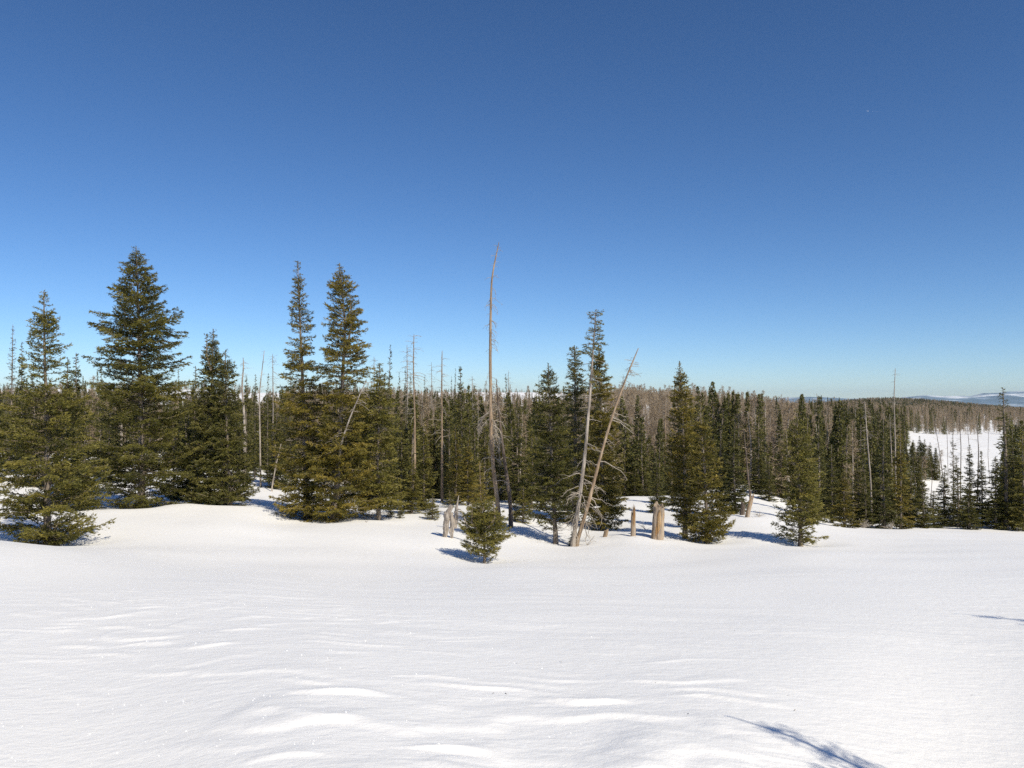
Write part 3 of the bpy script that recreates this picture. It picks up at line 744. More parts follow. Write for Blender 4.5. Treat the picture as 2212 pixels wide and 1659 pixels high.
def stump(name, label, px, base, top, hw, d, seed, mat, lean_px=0, jag=0.25, core=None):
    """broken hollow trunk: ragged upper rim, outer shell and torn inner wood"""
    rng = np.random.RandomState(seed)
    loc, L = path_local([(px, base), (px + lean_px * 0.5, (base + top) / 2), (px + lean_px, top)], d)
    H = L[-1, 2]; r = hw / F * d
    root = empty(name, loc, label, 'stump')
    S = 22; K = 12
    a = np.arange(S) * 2 * math.pi / S
    rim = H * (1 - jag * (0.5 + 0.5 * np.sin(a * 1.0 + seed)) - jag * 0.9 * rng.rand(S) ** 2)
    rr = r * (1 + 0.10 * np.sin(a * 3 + seed) + 0.06 * rng.normal(0, 1, S))
    u = np.linspace(0, 1, K)
    V = []
    for k in range(K):
        z = -0.4 + (rim + 0.4) * u[k]
        c = np.stack([np.interp(z, L[:, 2], L[:, 0]), np.interp(z, L[:, 2], L[:, 1])], -1)
        f = (1.12 - 0.17 * u[k]) * rr * (1 + 0.03 * rng.normal(0, 1, S))
        V.append(np.stack([c[:, 0] + np.cos(a) * f, c[:, 1] + np.sin(a) * f, z], -1))
    for k, (sc, dz) in enumerate(((0.78, -0.03), (0.6, -0.25 * H * jag * 2), (0.02, -0.35 * H * jag * 2))):
        z = rim + dz * (1 if k == 0 else 1)
        c = np.stack([np.interp(z, L[:, 2], L[:, 0]), np.interp(z, L[:, 2], L[:, 1])], -1)
        V.append(np.stack([c[:, 0] + np.cos(a) * rr * sc, c[:, 1] + np.sin(a) * rr * sc, z], -1))
    Kt = len(V); V = np.concatenate(V)
    i = np.arange(Kt - 1)[:, None] * S; j = np.arange(S)[None]; j2 = (j + 1) % S
    Fc = np.concatenate([np.stack([i + j, i + j2, i + S + j2], -1).reshape(-1, 3), np.stack([i + j, i + S + j2, i + S + j], -1).reshape(-1, 3)])
    mesh_obj('trunk', build_mesh('stump_trunk', V, Fc, [mat], None, False), root)
    # torn strips of bark / inner wood standing proud of the shell
    g = Geo(); n = 12
    az = rng.uniform(-2.8, -0.3, n)
    for q_ in range(n):
        z0 = rng.uniform(0.05, 0.4) * H; z1 = min(z0 + rng.uniform(0.3, 0.6) * H, H * 0.97)
        zz = np.linspace(z0, z1, 6)
        cx = np.interp(zz, L[:, 2], L[:, 0]) + np.cos(az[q_]) * r * 0.92; cy = np.interp(zz, L[:, 2], L[:, 1]) + np.sin(az[q_]) * r * 0.92
        C = np.stack([cx, cy, zz], -1)[None]
        Vt, Ft = tubes(C, np.array([[0.03, 0.16, 0.20, 0.18, 0.12, 0.03]]) * r * rng.uniform(0.5, 1.1), 4); g.add(Vt, Ft)
    mesh_obj('bark_strips', g.mesh('bark_strips', [core or mat]), root)
    return root
stump('broken_stump', 'thick broken trunk stump with orange inner wood and ragged top', 1420, 1167, 1084, 11.5, 34, 3, M_stump_grey, 4, 0.14, M_stump)
stump('broken_stump', 'slim splintered tan stump left of the thick one', 1368, 1160, 1084, 5, 34.5, 4, M_stump_grey, 0, 0.35, M_stump)
stump('broken_stump', 'tiny leaning stump at the foot of the firs by the leaning trunks', 1307, 1163, 1140, 4.5, 35, 5, M_snag, 4, 0.3)
stump('broken_stump', 'splintered yellow stump leaning right at the dark firs, right of centre', 1614, 1118, 1060, 4.5, 42, 6, M_stump_grey, 12, 0.5, M_stump)
stump('broken_stump', 'dark short stump half hidden behind the splintered yellow one', 1603, 1114, 1080, 5, 43, 8, M_snagdark, 3, 0.3)

def twisted_stump():
    d = 31.5; rng = np.random.RandomState(42)
    loc, L = path_local([(966, 1160), (968, 1120), (972, 1088)], d)
    root = empty('twisted_stump', loc, 'grey twisted two-legged dead stump beside the small bushy spruce', 'stump')
    o = np.array(loc)
    W = lambda px, py, dy=0: world_at(px, py, d + dy) - o
    g = Geo()
    parts = [([(962, 1158), (964, 1135), (967, 1110), (975, 1090)], [0.09, 0.12, 0.17, 0.06]),
             ([(958, 1163, .1), (962, 1140), (966, 1118), (971, 1100)], [0.06, 0.10, 0.15, 0.11]),
             ([(977, 1170), (975, 1150), (979, 1130), (974, 1108)], [0.03, 0.10, 0.12, 0.11]),
             ([(984, 1133), (985, 1115), (987, 1095), (991, 1070)], [0.07, 0.09, 0.06, 0.012])]
    for pts, rad in parts:
        P = np.array([W(*p) for p in pts]); P[0, 2] -= 0.15
        t = np.linspace(0, 3, 13); P = np.stack([np.interp(t, range(4), P[:, k]) for k in range(3)], -1)
        for _ in range(2): P[1:-1] = (P[:-2] + 2 * P[1:-1] + P[2:]) / 4
        R = np.interp(t, range(4), rad) * 0.85
        V, Fc = tubes(P[None], R[None], 9, wob=1 + 0.22 * rng.normal(0, 1, (1, 13, 9))); g.add(V, Fc)
    mesh_obj('trunk', g.mesh('twisted_trunk', [M_grey_wood], False), root)
    g = Geo()
    for k in range(9):
        P = np.array([W(982, 1105 + 3 * k, 0), W(995 + 2 * k, 1098 + 4 * k, -.3), W(1004 + 2 * k, 1118 + 5 * k, -.4), W(1006 + k, 1150 + rng.randint(0, 16), -.4)])
        t = np.linspace(0, 3, 10); P = np.stack([np.interp(t, range(4), P[:, q]) for q in range(3)], -1)
        for _ in range(2): P[1:-1] = (P[:-2] + 2 * P[1:-1] + P[2:]) / 4
        P += rng.normal(0, 0.015, P.shape)
        V, Fc = tubes(P[None], np.linspace(0.03 if k < 2 else 0.014, 0.006, 10)[None], 4); g.add(V, Fc)
    mesh_obj('dead_branch', g.mesh('drooping_branches', [M_deadtwig]), root)
twisted_stump()

# ------------------------------------------------------------------ tree kinds used for the middle distance and the forest
def proto_conifer(seed, H, hw, n_wh, q, blade, mat, dead=0.0, power=0.95, sparse=1.0, low=0.0, droop=0.1, top_thin=0.0, far=False, per=6):
    """two meshes (trunk, crown); base radius hw, height H, standing at the origin"""
    rng = np.random.RandomState(seed)
    pts = np.array([[0, 0, 0], [rng.normal(0, 0.06), rng.normal(0, 0.06), H * 0.5], [rng.normal(0, 0.08), 0, H]])
    fn = make_trunk_fn(pts)
    gt = Geo(); trunk_geo(rng, gt, pts, 0.03 + 0.008 * H, 0.012, 5 if far else 7)
    zs, ph, Ls, e0, bd = [], [], [], [], []
    zz = np.linspace(0.04 * H, H * 0.985, n_wh)
    for z in zz:
        t = z / H
        w = hw * (1 - t) ** power * (0.6 + 0.4 * smooth(0, 0.12, t)) * rng.uniform(0.72, 1.22) + 0.03
        if t > 0.6: w *= 1 - top_thin
        for k in range(rng.poisson(per * sparse * (1.0 if t < 0.85 else 0.6))):
            zs.append(z + rng.normal(0, 0.06)); ph.append(rng.rand() * 6.28); Ls.append(w * rng.uniform(0.65, 1.15))
            e0.append(low + 0.4 * smooth(0.5, 1, t) + rng.normal(0, 0.14)); bd.append(droop + rng.normal(0, 0.15))
    zs, ph, Ls, e0, bd = [np.array(v) for v in (zs, ph, Ls, e0, bd)]
    zs = np.clip(zs, 0.1, H - 0.03)
    dd = rng.rand(len(zs)) < dead
    gc = Geo()
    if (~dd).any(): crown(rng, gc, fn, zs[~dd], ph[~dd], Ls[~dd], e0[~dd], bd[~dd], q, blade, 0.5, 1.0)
    if dd.any(): dead_limbs(rng, gc, fn, zs[dd], ph[dd], Ls[dd] * 0.9, e0[dd], bd[dd], 4, 0.010, 1, 4, sides=3)
    return gt, gc, mat, H, hw

def finish(p, name, bark):
    gt, gc, mat, H, hw = p
    return dict(trunk=gt.mesh(name + '_trunk', [bark], True), crown=gc.mesh(name + '_crown', [mat, M_twig]), H=H, hw=hw)

MID = {
 'full':   [finish(proto_conifer(300 + i, 8.0, 1.15, 46, 0.72, (0.15, 0.046), M_olive, 0.05), 'full_spruce', M_bark) for i in range(3)],
 'dark':   [finish(proto_conifer(310 + i, 8.0, 1.1, 46, 0.72, (0.15, 0.046), M_dark, 0.04), 'dark_spruce', M_bark) for i in range(3)],
 'gold':   [finish(proto_conifer(320 + i, 8.0, 1.1, 44, 0.72, (0.15, 0.046), M_gold, 0.06), 'golden_fir', M_bark) for i in range(2)],
 'spire':  [finish(proto_conifer(330 + i, 9.0, 0.8, 50, 0.55, (0.14, 0.040), M_dark, 0.15, power=0.85, per=4.4), 'spire_fir', M_bark) for i in range(2)],
 'sparse': [finish(proto_conifer(340 + i, 9.0, 1.0, 38, 0.6, (0.12, 0.032), M_grey, 0.35, power=0.8, sparse=0.9), 'sparse_fir', M_bark) for i in range(2)],
 'young':  [finish(proto_conifer(350 + i, 3.0, 0.85, 22, 0.9, (0.10, 0.028), M_olive, 0.0, power=0.9, low=0.2), 'young_spruce', M_bark) for i in range(2)],
}
def place(kind, var, px, top, d, hw, label, name=None, group=None, rot=None, cat='tree'):
    p = MID[kind][var % len(MID[kind])]
    x = (px - 1106) / F * d; y = d
    z = hz(x, y) - 0.08
    zt = world_at(px, top, d)[2]
    s = (zt - z) / p['H']; sx = (hw / F * d) / p['hw']
    nm = name or {'young': 'young_spruce', 'gold': 'fir_tree', 'spire': 'fir_tree', 'sparse': 'fir_tree'}.get(kind, 'spruce_tree')
    root = empty(nm, (x, y, z), label, cat, group)
    root.rotation_euler = (0, 0, rot if rot is not None else random.random() * 6.28)
    root.scale = (sx, sx, s)
    mesh_obj('trunk', p['trunk'], root); mesh_obj('crown', p['crown'], root)
    return root
random.seed(5)
mids = [
 ('sparse', 0, 21, 700, 50, 30, 'thin grey green spire at the far left edge, taller than its neighbours'),
 ('dark', 0, 46, 738, 50, 30, 'dark pointed spruce between the left edge spire and the bushy spruce'),
 ('dark', 1, -8, 800, 46, 40, 'dark spruce cut off by the left edge of the picture'),
 ('full', 0, 42, 835, 54, 46, 'broad olive spruce low behind the bushy one at the left edge'),
 ('full', 1, 80, 900, 46, 42, 'olive spruce hidden behind the left part of the bushy skirt'),
 ('dark', 2, 148, 772, 40, 48, 'twin tipped dark spruce right behind the bushy one, left tip'),
 ('dark', 0, 163, 762, 41, 44, 'twin tipped dark spruce right behind the bushy one, right tip'),
 ('full', 2, 188, 846, 37, 44, 'olive spruce filling the space between the two big left spruces'),
 ('sparse', 1, 186, 836, 66, 16, 'small greyish top far behind, between the two big left spruces'),
 ('dark', 1, 218, 792, 54, 24, 'narrow dark spruce just left behind the tall broad spruce'),
 ('dark', 2, 240, 880, 52, 40, 'shaded spruce under the left boughs of the tall broad spruce'),
 ('full', 0, 378, 850, 46, 36, 'olive spruce behind the right boughs of the tall broad spruce'),
 ('spire', 0, 386, 792, 90, 10, 'tiny distant top between the broad spruce and the forked clump'),
 ('dark', 0, 422, 790, 43, 34, 'dark spruce joined to the left of the forked clump'),
 ('dark', 1, 405, 880, 42, 40, 'low dark spruce at the left foot of the forked clump'),
 ('full', 1, 520, 860, 43, 32, 'olive spruce at the right foot of the forked clump'),
 ('dark', 2, 534, 812, 55, 24, 'dark spruce under the curved grey dead top'),
 ('dark', 0, 552, 808, 60, 20, 'narrow dark spruce left of the thin pale pole'),
 ('spire', 1, 579, 806, 62, 14, 'thin dark spire between the two thin dead spires'),
 ('dark', 1, 600, 880, 54, 36, 'dark spruce right of the thin pale pole, behind the golden clump'),
 ('dark', 2, 628, 795, 56, 26, 'dark top peeking out left of the narrow broken looking spire'),
 ('spire', 0, 841, 746, 74, 20, 'slender tall spruce against the sky right of the golden clump'),
 ('spire', 1, 815, 800, 60, 14, 'thin spruce top right above the leaning dead pole'),
 ('spire', 0, 861, 806, 84, 12, 'little spire right beside the slender tall spruce'),
 ('spire', 1, 876, 792, 78, 12, 'dark little spire left of the grey twiggy dead spire'),
 ('spire', 0, 885, 806, 66, 13, 'dark spire right below the grey twiggy dead spire'),
 ('dark', 0, 917, 812, 82, 13, 'small dark pointed top right of the tan trunked dead tree'),
 ('full', 2, 866, 930, 44, 38, 'olive spruce at the right foot of the centre left clump'),
 ('full', 0, 916, 900, 42.5, 36, 'olive spruce with pale stem below the tan trunked dead tree'),
 ('full', 1, 890, 985, 40.5, 32, 'short olive spruce in front of the stemmed one'),
 ('spire', 1, 975, 812, 84, 9, 'small spire right of the straight dead tree'),
 ('spire', 0, 983, 797, 88, 9, 'slightly taller small spire next to the dark fir'),
 ('dark', 1, 994, 793, 52, 34, 'dark fir with dense pointed crown, left of the very tall trunk'),
 ('dark', 2, 972, 850, 54, 26, 'dark fir merging with the left side of the dense pointed one'),
 ('dark', 0, 1026, 832, 56, 26, 'dark fir between the dense pointed one and the very tall trunk'),
 ('gold', 0, 984, 920, 48, 34, 'golden green fir in front of the dense pointed dark fir'),
 ('gold', 1, 1012, 940, 46, 28, 'slim golden green fir left of the very tall trunk'),
 ('full', 2, 1045, 900, 50, 34, 'olive spruce right behind the very tall trunk'),
 ('spire', 1, 1093, 806, 80, 14, 'pair-like thin top right of the very tall trunk'),
 ('full', 0, 1082, 890, 52, 32, 'olive spruce behind the dark crooked trunk'),
 ('dark', 1, 1122, 880, 50, 36, 'dark spruce right of the crooked trunk'),
 ('full', 1, 1148, 905, 46, 32, 'olive spruce touching the left side of the stepped spire'),
 ('spire', 0, 1165, 812, 78, 9, 'tiny spire left of the stepped spire'),
 ('dark', 2, 1222, 900, 46, 34, 'dark spruce between the stepped spire and the leaning trunks'),
 ('dark', 0, 1265, 880, 46, 30, 'shaded fir behind the white leaning trunk'),
 ('full', 2, 1322, 960, 47, 26, 'olive fir low at the right of the leaning tan trunk'),
 ('young', 0, 1130, 1050, 38.5, 30, 'young spruce on the snow right of the crooked trunk'),
 ('young', 1, 1112, 1080, 39, 22, 'smaller young spruce beside the foot of the crooked trunk'),
 ('young', 0, 843, 1086, 38.5, 14, 'tiny sapling on the mound right of the centre left clump'),
 ('young', 1, 866, 1090, 38, 12, 'second tiny sapling on the mound below the olive spruce'),
 ('young', 0, 935, 1070, 38, 24, 'young spruce at the mound edge left of the twisted stump'),
 ('young', 1, 972, 1058, 44, 22, 'young spruce just above the twisted stump'),
 ('young', 0, 1235, 1148, 33.3, 14, 'small live shoot at the foot of the two leaning trunks'),
 ('young', 1, 1065, 1128, 29, 15, 'little spruce top rising at the back right of the small bushy spruce'),
 ('dark', 1, 1416, 985, 47, 26, 'dark green fir directly behind the thick broken stump'),
 ('dark', 0, 1396, 1035, 60, 18, 'short dark fir at the back edge of the snow clearing'),
 ('dark', 1, 1372, 1010, 66, 26, 'dark fir left behind the slim splintered stump'),
 ('dark', 2, 1450, 930, 52, 30, 'dark fir left behind the layered pointed fir'),
 ('gold', 0, 1490, 868, 39, 38, 'golden fir tucked right behind the layered pointed fir'),
 ('dark', 0, 1556, 930, 46, 34, 'dark fir right behind the bushy olive fir'),
 ('dark', 1, 1588, 900, 45, 40, 'dark broad fir left of the splintered yellow stump'),
 ('dark', 2, 1640, 975, 60, 34, 'dark fir right of the splintered yellow stump'),
 ('dark', 0, 1660, 1000, 57, 24, 'low dark fir at the left shoulder of the lone fir'),
 ('dark', 1, 1690, 950, 62, 28, 'dark fir behind the left shoulder of the lone fir'),
 ('dark', 2, 1765, 905, 50, 34, 'dark fir behind the right shoulder of the lone fir'),
 ('full', 0, 1742, 900, 44, 30, 'olive fir just behind the crown of the lone fir'),
 ('dark', 0, 1795, 960, 48, 34, 'dark fir left of the low olive fir'),
 ('gold', 1, 1822, 1012, 44, 34, 'low olive fir with its skirt on the snow right of the lone fir'),
 ('dark', 1, 1850, 990, 48, 30, 'dark fir right of the low olive fir'),
 ('dark', 2, 1868, 1050, 47, 28, 'low dark fir left of the big dark pair'),
 ('dark', 0, 1908, 905, 47, 40, 'big dark fir with flat rounded top, tallest of the right hand pair'),
 ('gold', 0, 1943, 928, 47, 34, 'golden olive fir joined to the right of the big dark fir'),
 ('dark', 1, 1968, 1010, 49, 30, 'dark fir below the snow strip left of the meadow'),
 ('dark', 2, 1992, 1020, 48, 28, 'pointed dark fir right below the snow strip'),
 ('dark', 0, 2015, 1060, 50, 32, 'low dark fir in front of the meadow foot'),
 ('dark', 0, 1972, 950, 128, 17, 'leftmost small fir of the row between the snow strip and the meadow'),
 ('dark', 1, 1985, 942, 132, 16, 'second small fir of the row between the snow strip and the meadow'),
 ('dark', 2, 1997, 948, 126, 15, 'third small fir of the row between the snow strip and the meadow'),
 ('dark', 0, 2008, 955, 122, 15, 'fourth small fir of the row between the snow strip and the meadow'),
 ('dark', 1, 2019, 968, 119, 14, 'small fir at the right end of the row, against the white meadow'),
 ('sparse', 1, 2057, 882, 62, 17, 'sparse spire with open lower boughs in front of the snow meadow'),
 ('dark', 1, 2040, 1005, 52, 28, 'dark fir in front of the meadow left of the sparse spire'),
 ('dark', 2, 2066, 985, 51, 28, 'dark fir at the foot of the sparse spire'),
 ('dark', 0, 2092, 960, 52, 28, 'dark pointed fir right of the sparse spire'),
 ('dark', 1, 2118, 975, 53, 26, 'dark fir below the thicker grey snag'),
 ('dark', 2, 2146, 985, 50, 34, 'wide dark fir left of the tall tree at the right edge'),
 ('spire', 0, 2169, 838, 50, 44, 'tallest tree near the right edge with pale trunk and ragged narrow top'),
 ('dark', 0, 2185, 925, 51, 40, 'dark fir filling in behind the tall right edge tree'),
 ('full', 1, 2208, 925, 49, 36, 'olive fir cut by the right edge of the picture'),
 ('dark', 1, 2240, 900, 50, 40, 'dark fir just outside the right edge'),
 ('dark', 2, 2090, 1040, 49, 30, 'low dark fir in the row at the right snow lip'),
]
for k, v, px, top, d, hw, lab in mids: place(k, v, px, top, d, hw, lab)

# two small trees that stand beside the camera and throw their shadows into the picture
def side_tree(x, y, H, seed, label):
    rng = np.random.RandomState(seed)
    z = hz(x, y) - 0.05
    root = empty('spruce_sapling', (x, y, z), label, 'tree')
    pts = np.array([[0, 0, 0], [0.02, 0.0, H * 0.5], [0, 0, H]]); fn = make_trunk_fn(pts)
    g = Geo(); trunk_geo(rng, g, pts, 0.06, 0.008); mesh_obj('trunk', g.mesh('trunk', [M_bark], True), root)
    n = int(H * 60); zz = H * (1 - rng.rand(n) ** 0.75) ; zz = np.clip(zz, 0.1, H - 0.35)
    w = 0.40 * (H - zz) * rng.uniform(0.3, 1.15, n) * np.where(rng.rand(n) < 0.5, 0.5, 1.0)
    g = Geo(); crown(rng, g, fn, zz, rng.rand(n) * 6.28, np.maximum(w, 0.06), rng.normal(0.45, 0.2, n), rng.normal(0.1, 0.2, n), 1.6, (0.05, 0.010), 0.5)
    mesh_obj('crown', g.mesh('crown', [M_olive, M_twig]), root)
side_tree(4.02, 1.75, 3.55, 401, 'young spruce just outside the right edge whose shadow falls on the near snow')
side_tree(9.6, 7.2, 4.3, 402, 'young spruce farther back outside the right edge throwing the small spiky shadow')

# ------------------------------------------------------------------ the forest behind
def far_proto(seed, kind):
    rng = np.random.RandomState(seed)
    H = 8.0
    g = Geo()
    pts = np.array([[0, 0, 0], [rng.normal(0, 0.15), rng.normal(0, 0.15), H * 0.5], [rng.normal(0, 0.25), 0, H]])
    fn = make_trunk_fn(pts)
    K = 6; zz = np.linspace(-0.4, H, K)
    V, Fc = tubes(fn(zz)[None], np.linspace(0.13, 0.015, K)[None], 5); g.add(V, Fc, 1, 0.5)
    if kind == 'live':
        n = 240; t = rng.rand(n) ** 1.1
        z = 0.3 + (H - 0.4) * t; w = 1.0 * (1 - t) ** 0.85 + 0.04
        L = w * rng.uniform(0.6, 1.15, n); ph = rng.rand(n) * 6.28; el = -0.15 + 0.8 * smooth(0.6, 1, t) + rng.normal(0, 0.15, n)
        nb = 9
        idx = np.repeat(np.arange(n), nb); s = np.tile(np.linspace(0.25, 0.95, nb), n) + rng.normal(0, 0.06, n * nb)
        dr = np.stack([np.cos(el) * np.cos(ph), np.cos(el) * np.sin(ph), np.sin(el)], -1)
        B = fn(z)[idx] + dr[idx] * (L[idx] * s)[:, None] + rng.normal(0, 0.05, (n * nb, 3))
        D = norm(dr[idx] + rng.normal(0, 0.5, (n * nb, 3)))
        blades(g, rng, B, D, 0.26 * rng.uniform(0.7, 1.3, n * nb) * np.clip(0.3 + L[idx], 0.35, 1), 0.085 * rng.uniform(0.7, 1.3, n * nb), np.clip(rng.normal(0.5, 0.2, n)[idx], 0, 1))
        mats = [M_far, M_bark]
    elif kind == 'brown':
        n = 130; t = rng.rand(n)
        z = 0.9 + (H - 1.0) * t; w = 1.25 * (1 - t) ** 0.65 + 0.08
        L = w * rng.uniform(0.5, 1.15, n); ph = rng.rand(n) * 6.28; el = 0.2 + rng.normal(0, 0.3, n)
        dr = np.stack([np.cos(el) * np.cos(ph), np.cos(el) * np.sin(ph), np.sin(el)], -1)
        blades(g, rng, fn(z), dr, L, np.full(n, 0.035), np.clip(rng.normal(0.5, 0.15, n), 0, 1))
        nb = 10; idx = np.repeat(np.arange(n), nb); s = rng.uniform(0.25, 1, n * nb)
        B = fn(z)[idx] + dr[idx] * (L[idx] * s)[:, None]
        D = norm(dr[idx] * 0.6 + rng.normal(0, 0.6, (n * nb, 3)))
        blades(g, rng, B, D, 0.40 * rng.uniform(0.5, 1.3, n * nb), np.full(n * nb, 0.030), np.clip(rng.normal(0.5, 0.25, n * nb), 0, 1))
        mats = [M_brown, M_deadtwig]
    else:
        n = 70; t = rng.rand(n)
        z = 1.5 + (H - 1.6) * t; L = (0.7 * (1 - t) ** 0.7 + 0.1) * rng.uniform(0.3, 1.2, n); ph = rng.rand(n) * 6.28; el = rng.normal(-0.1, 0.3, n)
        dr = np.stack([np.cos(el) * np.cos(ph), np.cos(el) * np.sin(ph), np.sin(el)], -1)
        blades(g, rng, fn(z), dr, L, np.full(n, 0.03), np.clip(rng.normal(0.7, 0.15, n), 0, 1))
        mats = [M_brown, M_grey_wood]
    return g.mesh('distant_' + kind, mats)
FAR = {'live': [far_proto(500 + i, 'live') for i in range(5)], 'brown': [far_proto(520 + i, 'brown') for i in range(4)], 'pole': [far_proto(540 + i, 'pole') for i in range(3)]}

SKY_X = [-400, 0, 200, 330, 420, 560, 640, 700, 850, 1000, 1080, 1150, 1250, 1300, 1360, 1500, 1600, 1700, 1850, 1950, 2050, 2212, 2700]
SKY_Y = [846, 846, 850, 862, 862, 862, 850, 842, 838, 836, 842, 850, 848, 836, 831, 834, 850, 864, 870, 884, 896, 905, 905]

def forest_points():
    rng = np.random.RandomState(77)
    out = {'live': [], 'brown': [], 'pole': []}
    def meadow(px, d):
        if 1955 < px < 2700 and 92 < d < 285:
            left = np.interp(d, [92, 112, 130, 145, 285], [1950, 2040, 2030, 1962, 1952])
            if d < 118 and px < 2040: return 1990 < px
            return px > left
        if 1795 < px < 1870 and 105 < d < 150: return True
        if 1958 < px < 2165 and d < 92: return True
        return False
    n = 0; tries = 0
    while n < 7500 and tries < 60000:
        tries += 1
        d = math.sqrt(rng.uniform(60 ** 2, 420 ** 2))
        if rng.rand() < 0.5: d = rng.uniform(60, 230)
        px = rng.uniform(-420, 2650)
        x = (px - 1106) / F * d; y = d
        if meadow(px, d): continue
        cl = float(perlin(x / 22.0, y / 18.0, 91)); br = float(perlin(x / 45.0, y / 38.0, 95))
        if d > 235 and px < 1290: 
            if rng.rand() < ((0.93 if d > 290 else 0.6) if px < 600 else (0.9 if d > 310 else 0.15)): continue
        if px < 620 and d > 110 and rng.rand() < 0.55: continue
        if cl < -0.42: continue
        if d < 74 and not (px > 1500 or px < 560) and rng.rand() < 0.2: continue
        if d < 66 and (1330 < px < 1420): continue
        if d < 85 and 1600 < px < 1680 and rng.rand() < 0.7: continue
        z = hz(x, y)
        H = rng.uniform(5.0, 10.5)
        sk = np.interp(px, SKY_X, SKY_Y) - (rng.exponential(17 if (620 < px < 1260 and d < 170) else 9) if rng.rand() < 0.5 else -rng.uniform(0, 16))
        if 1940 < px < 2048 and d < 170: sk = 952 + rng.rand() * 34
        zmax = CAMZ + (HZ - sk) / F * d
        if z + H > zmax: H = zmax - z
        if H < 3.0:
            continue
        pb = 0.50 + 0.5 * br
        if d > 110 and 1250 < px < 1800: pb += 0.10
        if d > 250: pb += 0.1
        if 1250 < px < 1740 and d > 95: pb += 0.42
        if px > 1850 and d > 285: pb += 0.2
        if 820 < px < 1160 and d > 90: pb += 0.12
        if 1320 < px < 1450 and d > 74: pb += 0.5
        if d < 95: pb -= 0.22
        if px < 620: pb -= 0.15
        if px > 1680 and d < 200: pb -= 0.28
        if px > 1500 and d < 110: pb -= 0.1
        u = rng.rand()
        kind = 'brown' if u < pb * 0.8 else ('pole' if u < pb * 0.8 + 0.13 else 'live')
        out[kind].append((x, y, z - 0.1, H / 8.0, rng.uniform(0.75, 1.25) * (H / 8.0) ** 0.6, rng.rand() * 6.28, px, d))
        n += 1
    return out
PTS = forest_points()

MARKS = [(20, 'the thin left edge spire'), (100, 'the bushy left spruce'), (215, 'the narrow spruce'), (300, 'the tall broad spruce'), (380, 'the broad right boughs'), (460, 'the forked dark spruce'),
         (530, 'the curved grey dead top'), (570, 'the thin pale pole'), (650, 'the narrow spired fir'), (735, 'the golden fir'), (818, 'the leaning forked pole'), (843, 'the slender tall spruce'),
         (894, 'the tan trunked dead tree'), (955, 'the straight dead tree'), (995, 'the dense pointed fir'), (1065, 'the very tall trunk'), (1120, 'the crooked dark trunk'), (1185, 'the stepped spire'), (1243, 'the flat-topped grey fir'),
         (1290, 'the white leaning trunk'), (1345, 'the tan leaning trunk'), (1370, 'the slim stump'), (1420, 'the thick stump'), (1470, 'the layered pointed fir'), (1520, 'the bushy olive fir'), (1560, 'the shaded dark fir'),
         (1615, 'the yellow stump'), (1660, 'the low dark fir'), (1725, 'the lone fir'), (1770, 'the pale trunk'), (1822, 'the low olive fir'), (1875, 'the leaning pale trunk'), (1908, 'the big dark fir'),
         (1935, 'the tall grey pole'), (1990, 'the meadow foot firs'), (2057, 'the sparse spire'), (2115, 'the thick meadow snag'), (2170, 'the right edge tree')]
def where(px, d, H):
    m = min(MARKS, key=lambda a: abs(a[0] - px)); dx = px - m[0]
    side = 'behind' if abs(dx) < 9 else ('left of' if dx < 0 else 'right of')
    size = 'tall ' if H > 8.3 else ('short ' if H < 6.3 else '')
    rank = 'near' if d < 95 else ('middle' if d < 150 else ('deep' if d < 230 else 'far'))
    return size, rank, side + ' ' + m[1]
KN = {'live': ('forest_spruce', 'green spruce', 'tree'), 'brown': ('dead_forest_tree', 'brown dead tree', 'dead tree'),
      'pole': ('dead_forest_pole', 'pale bare pole', 'dead tree')}
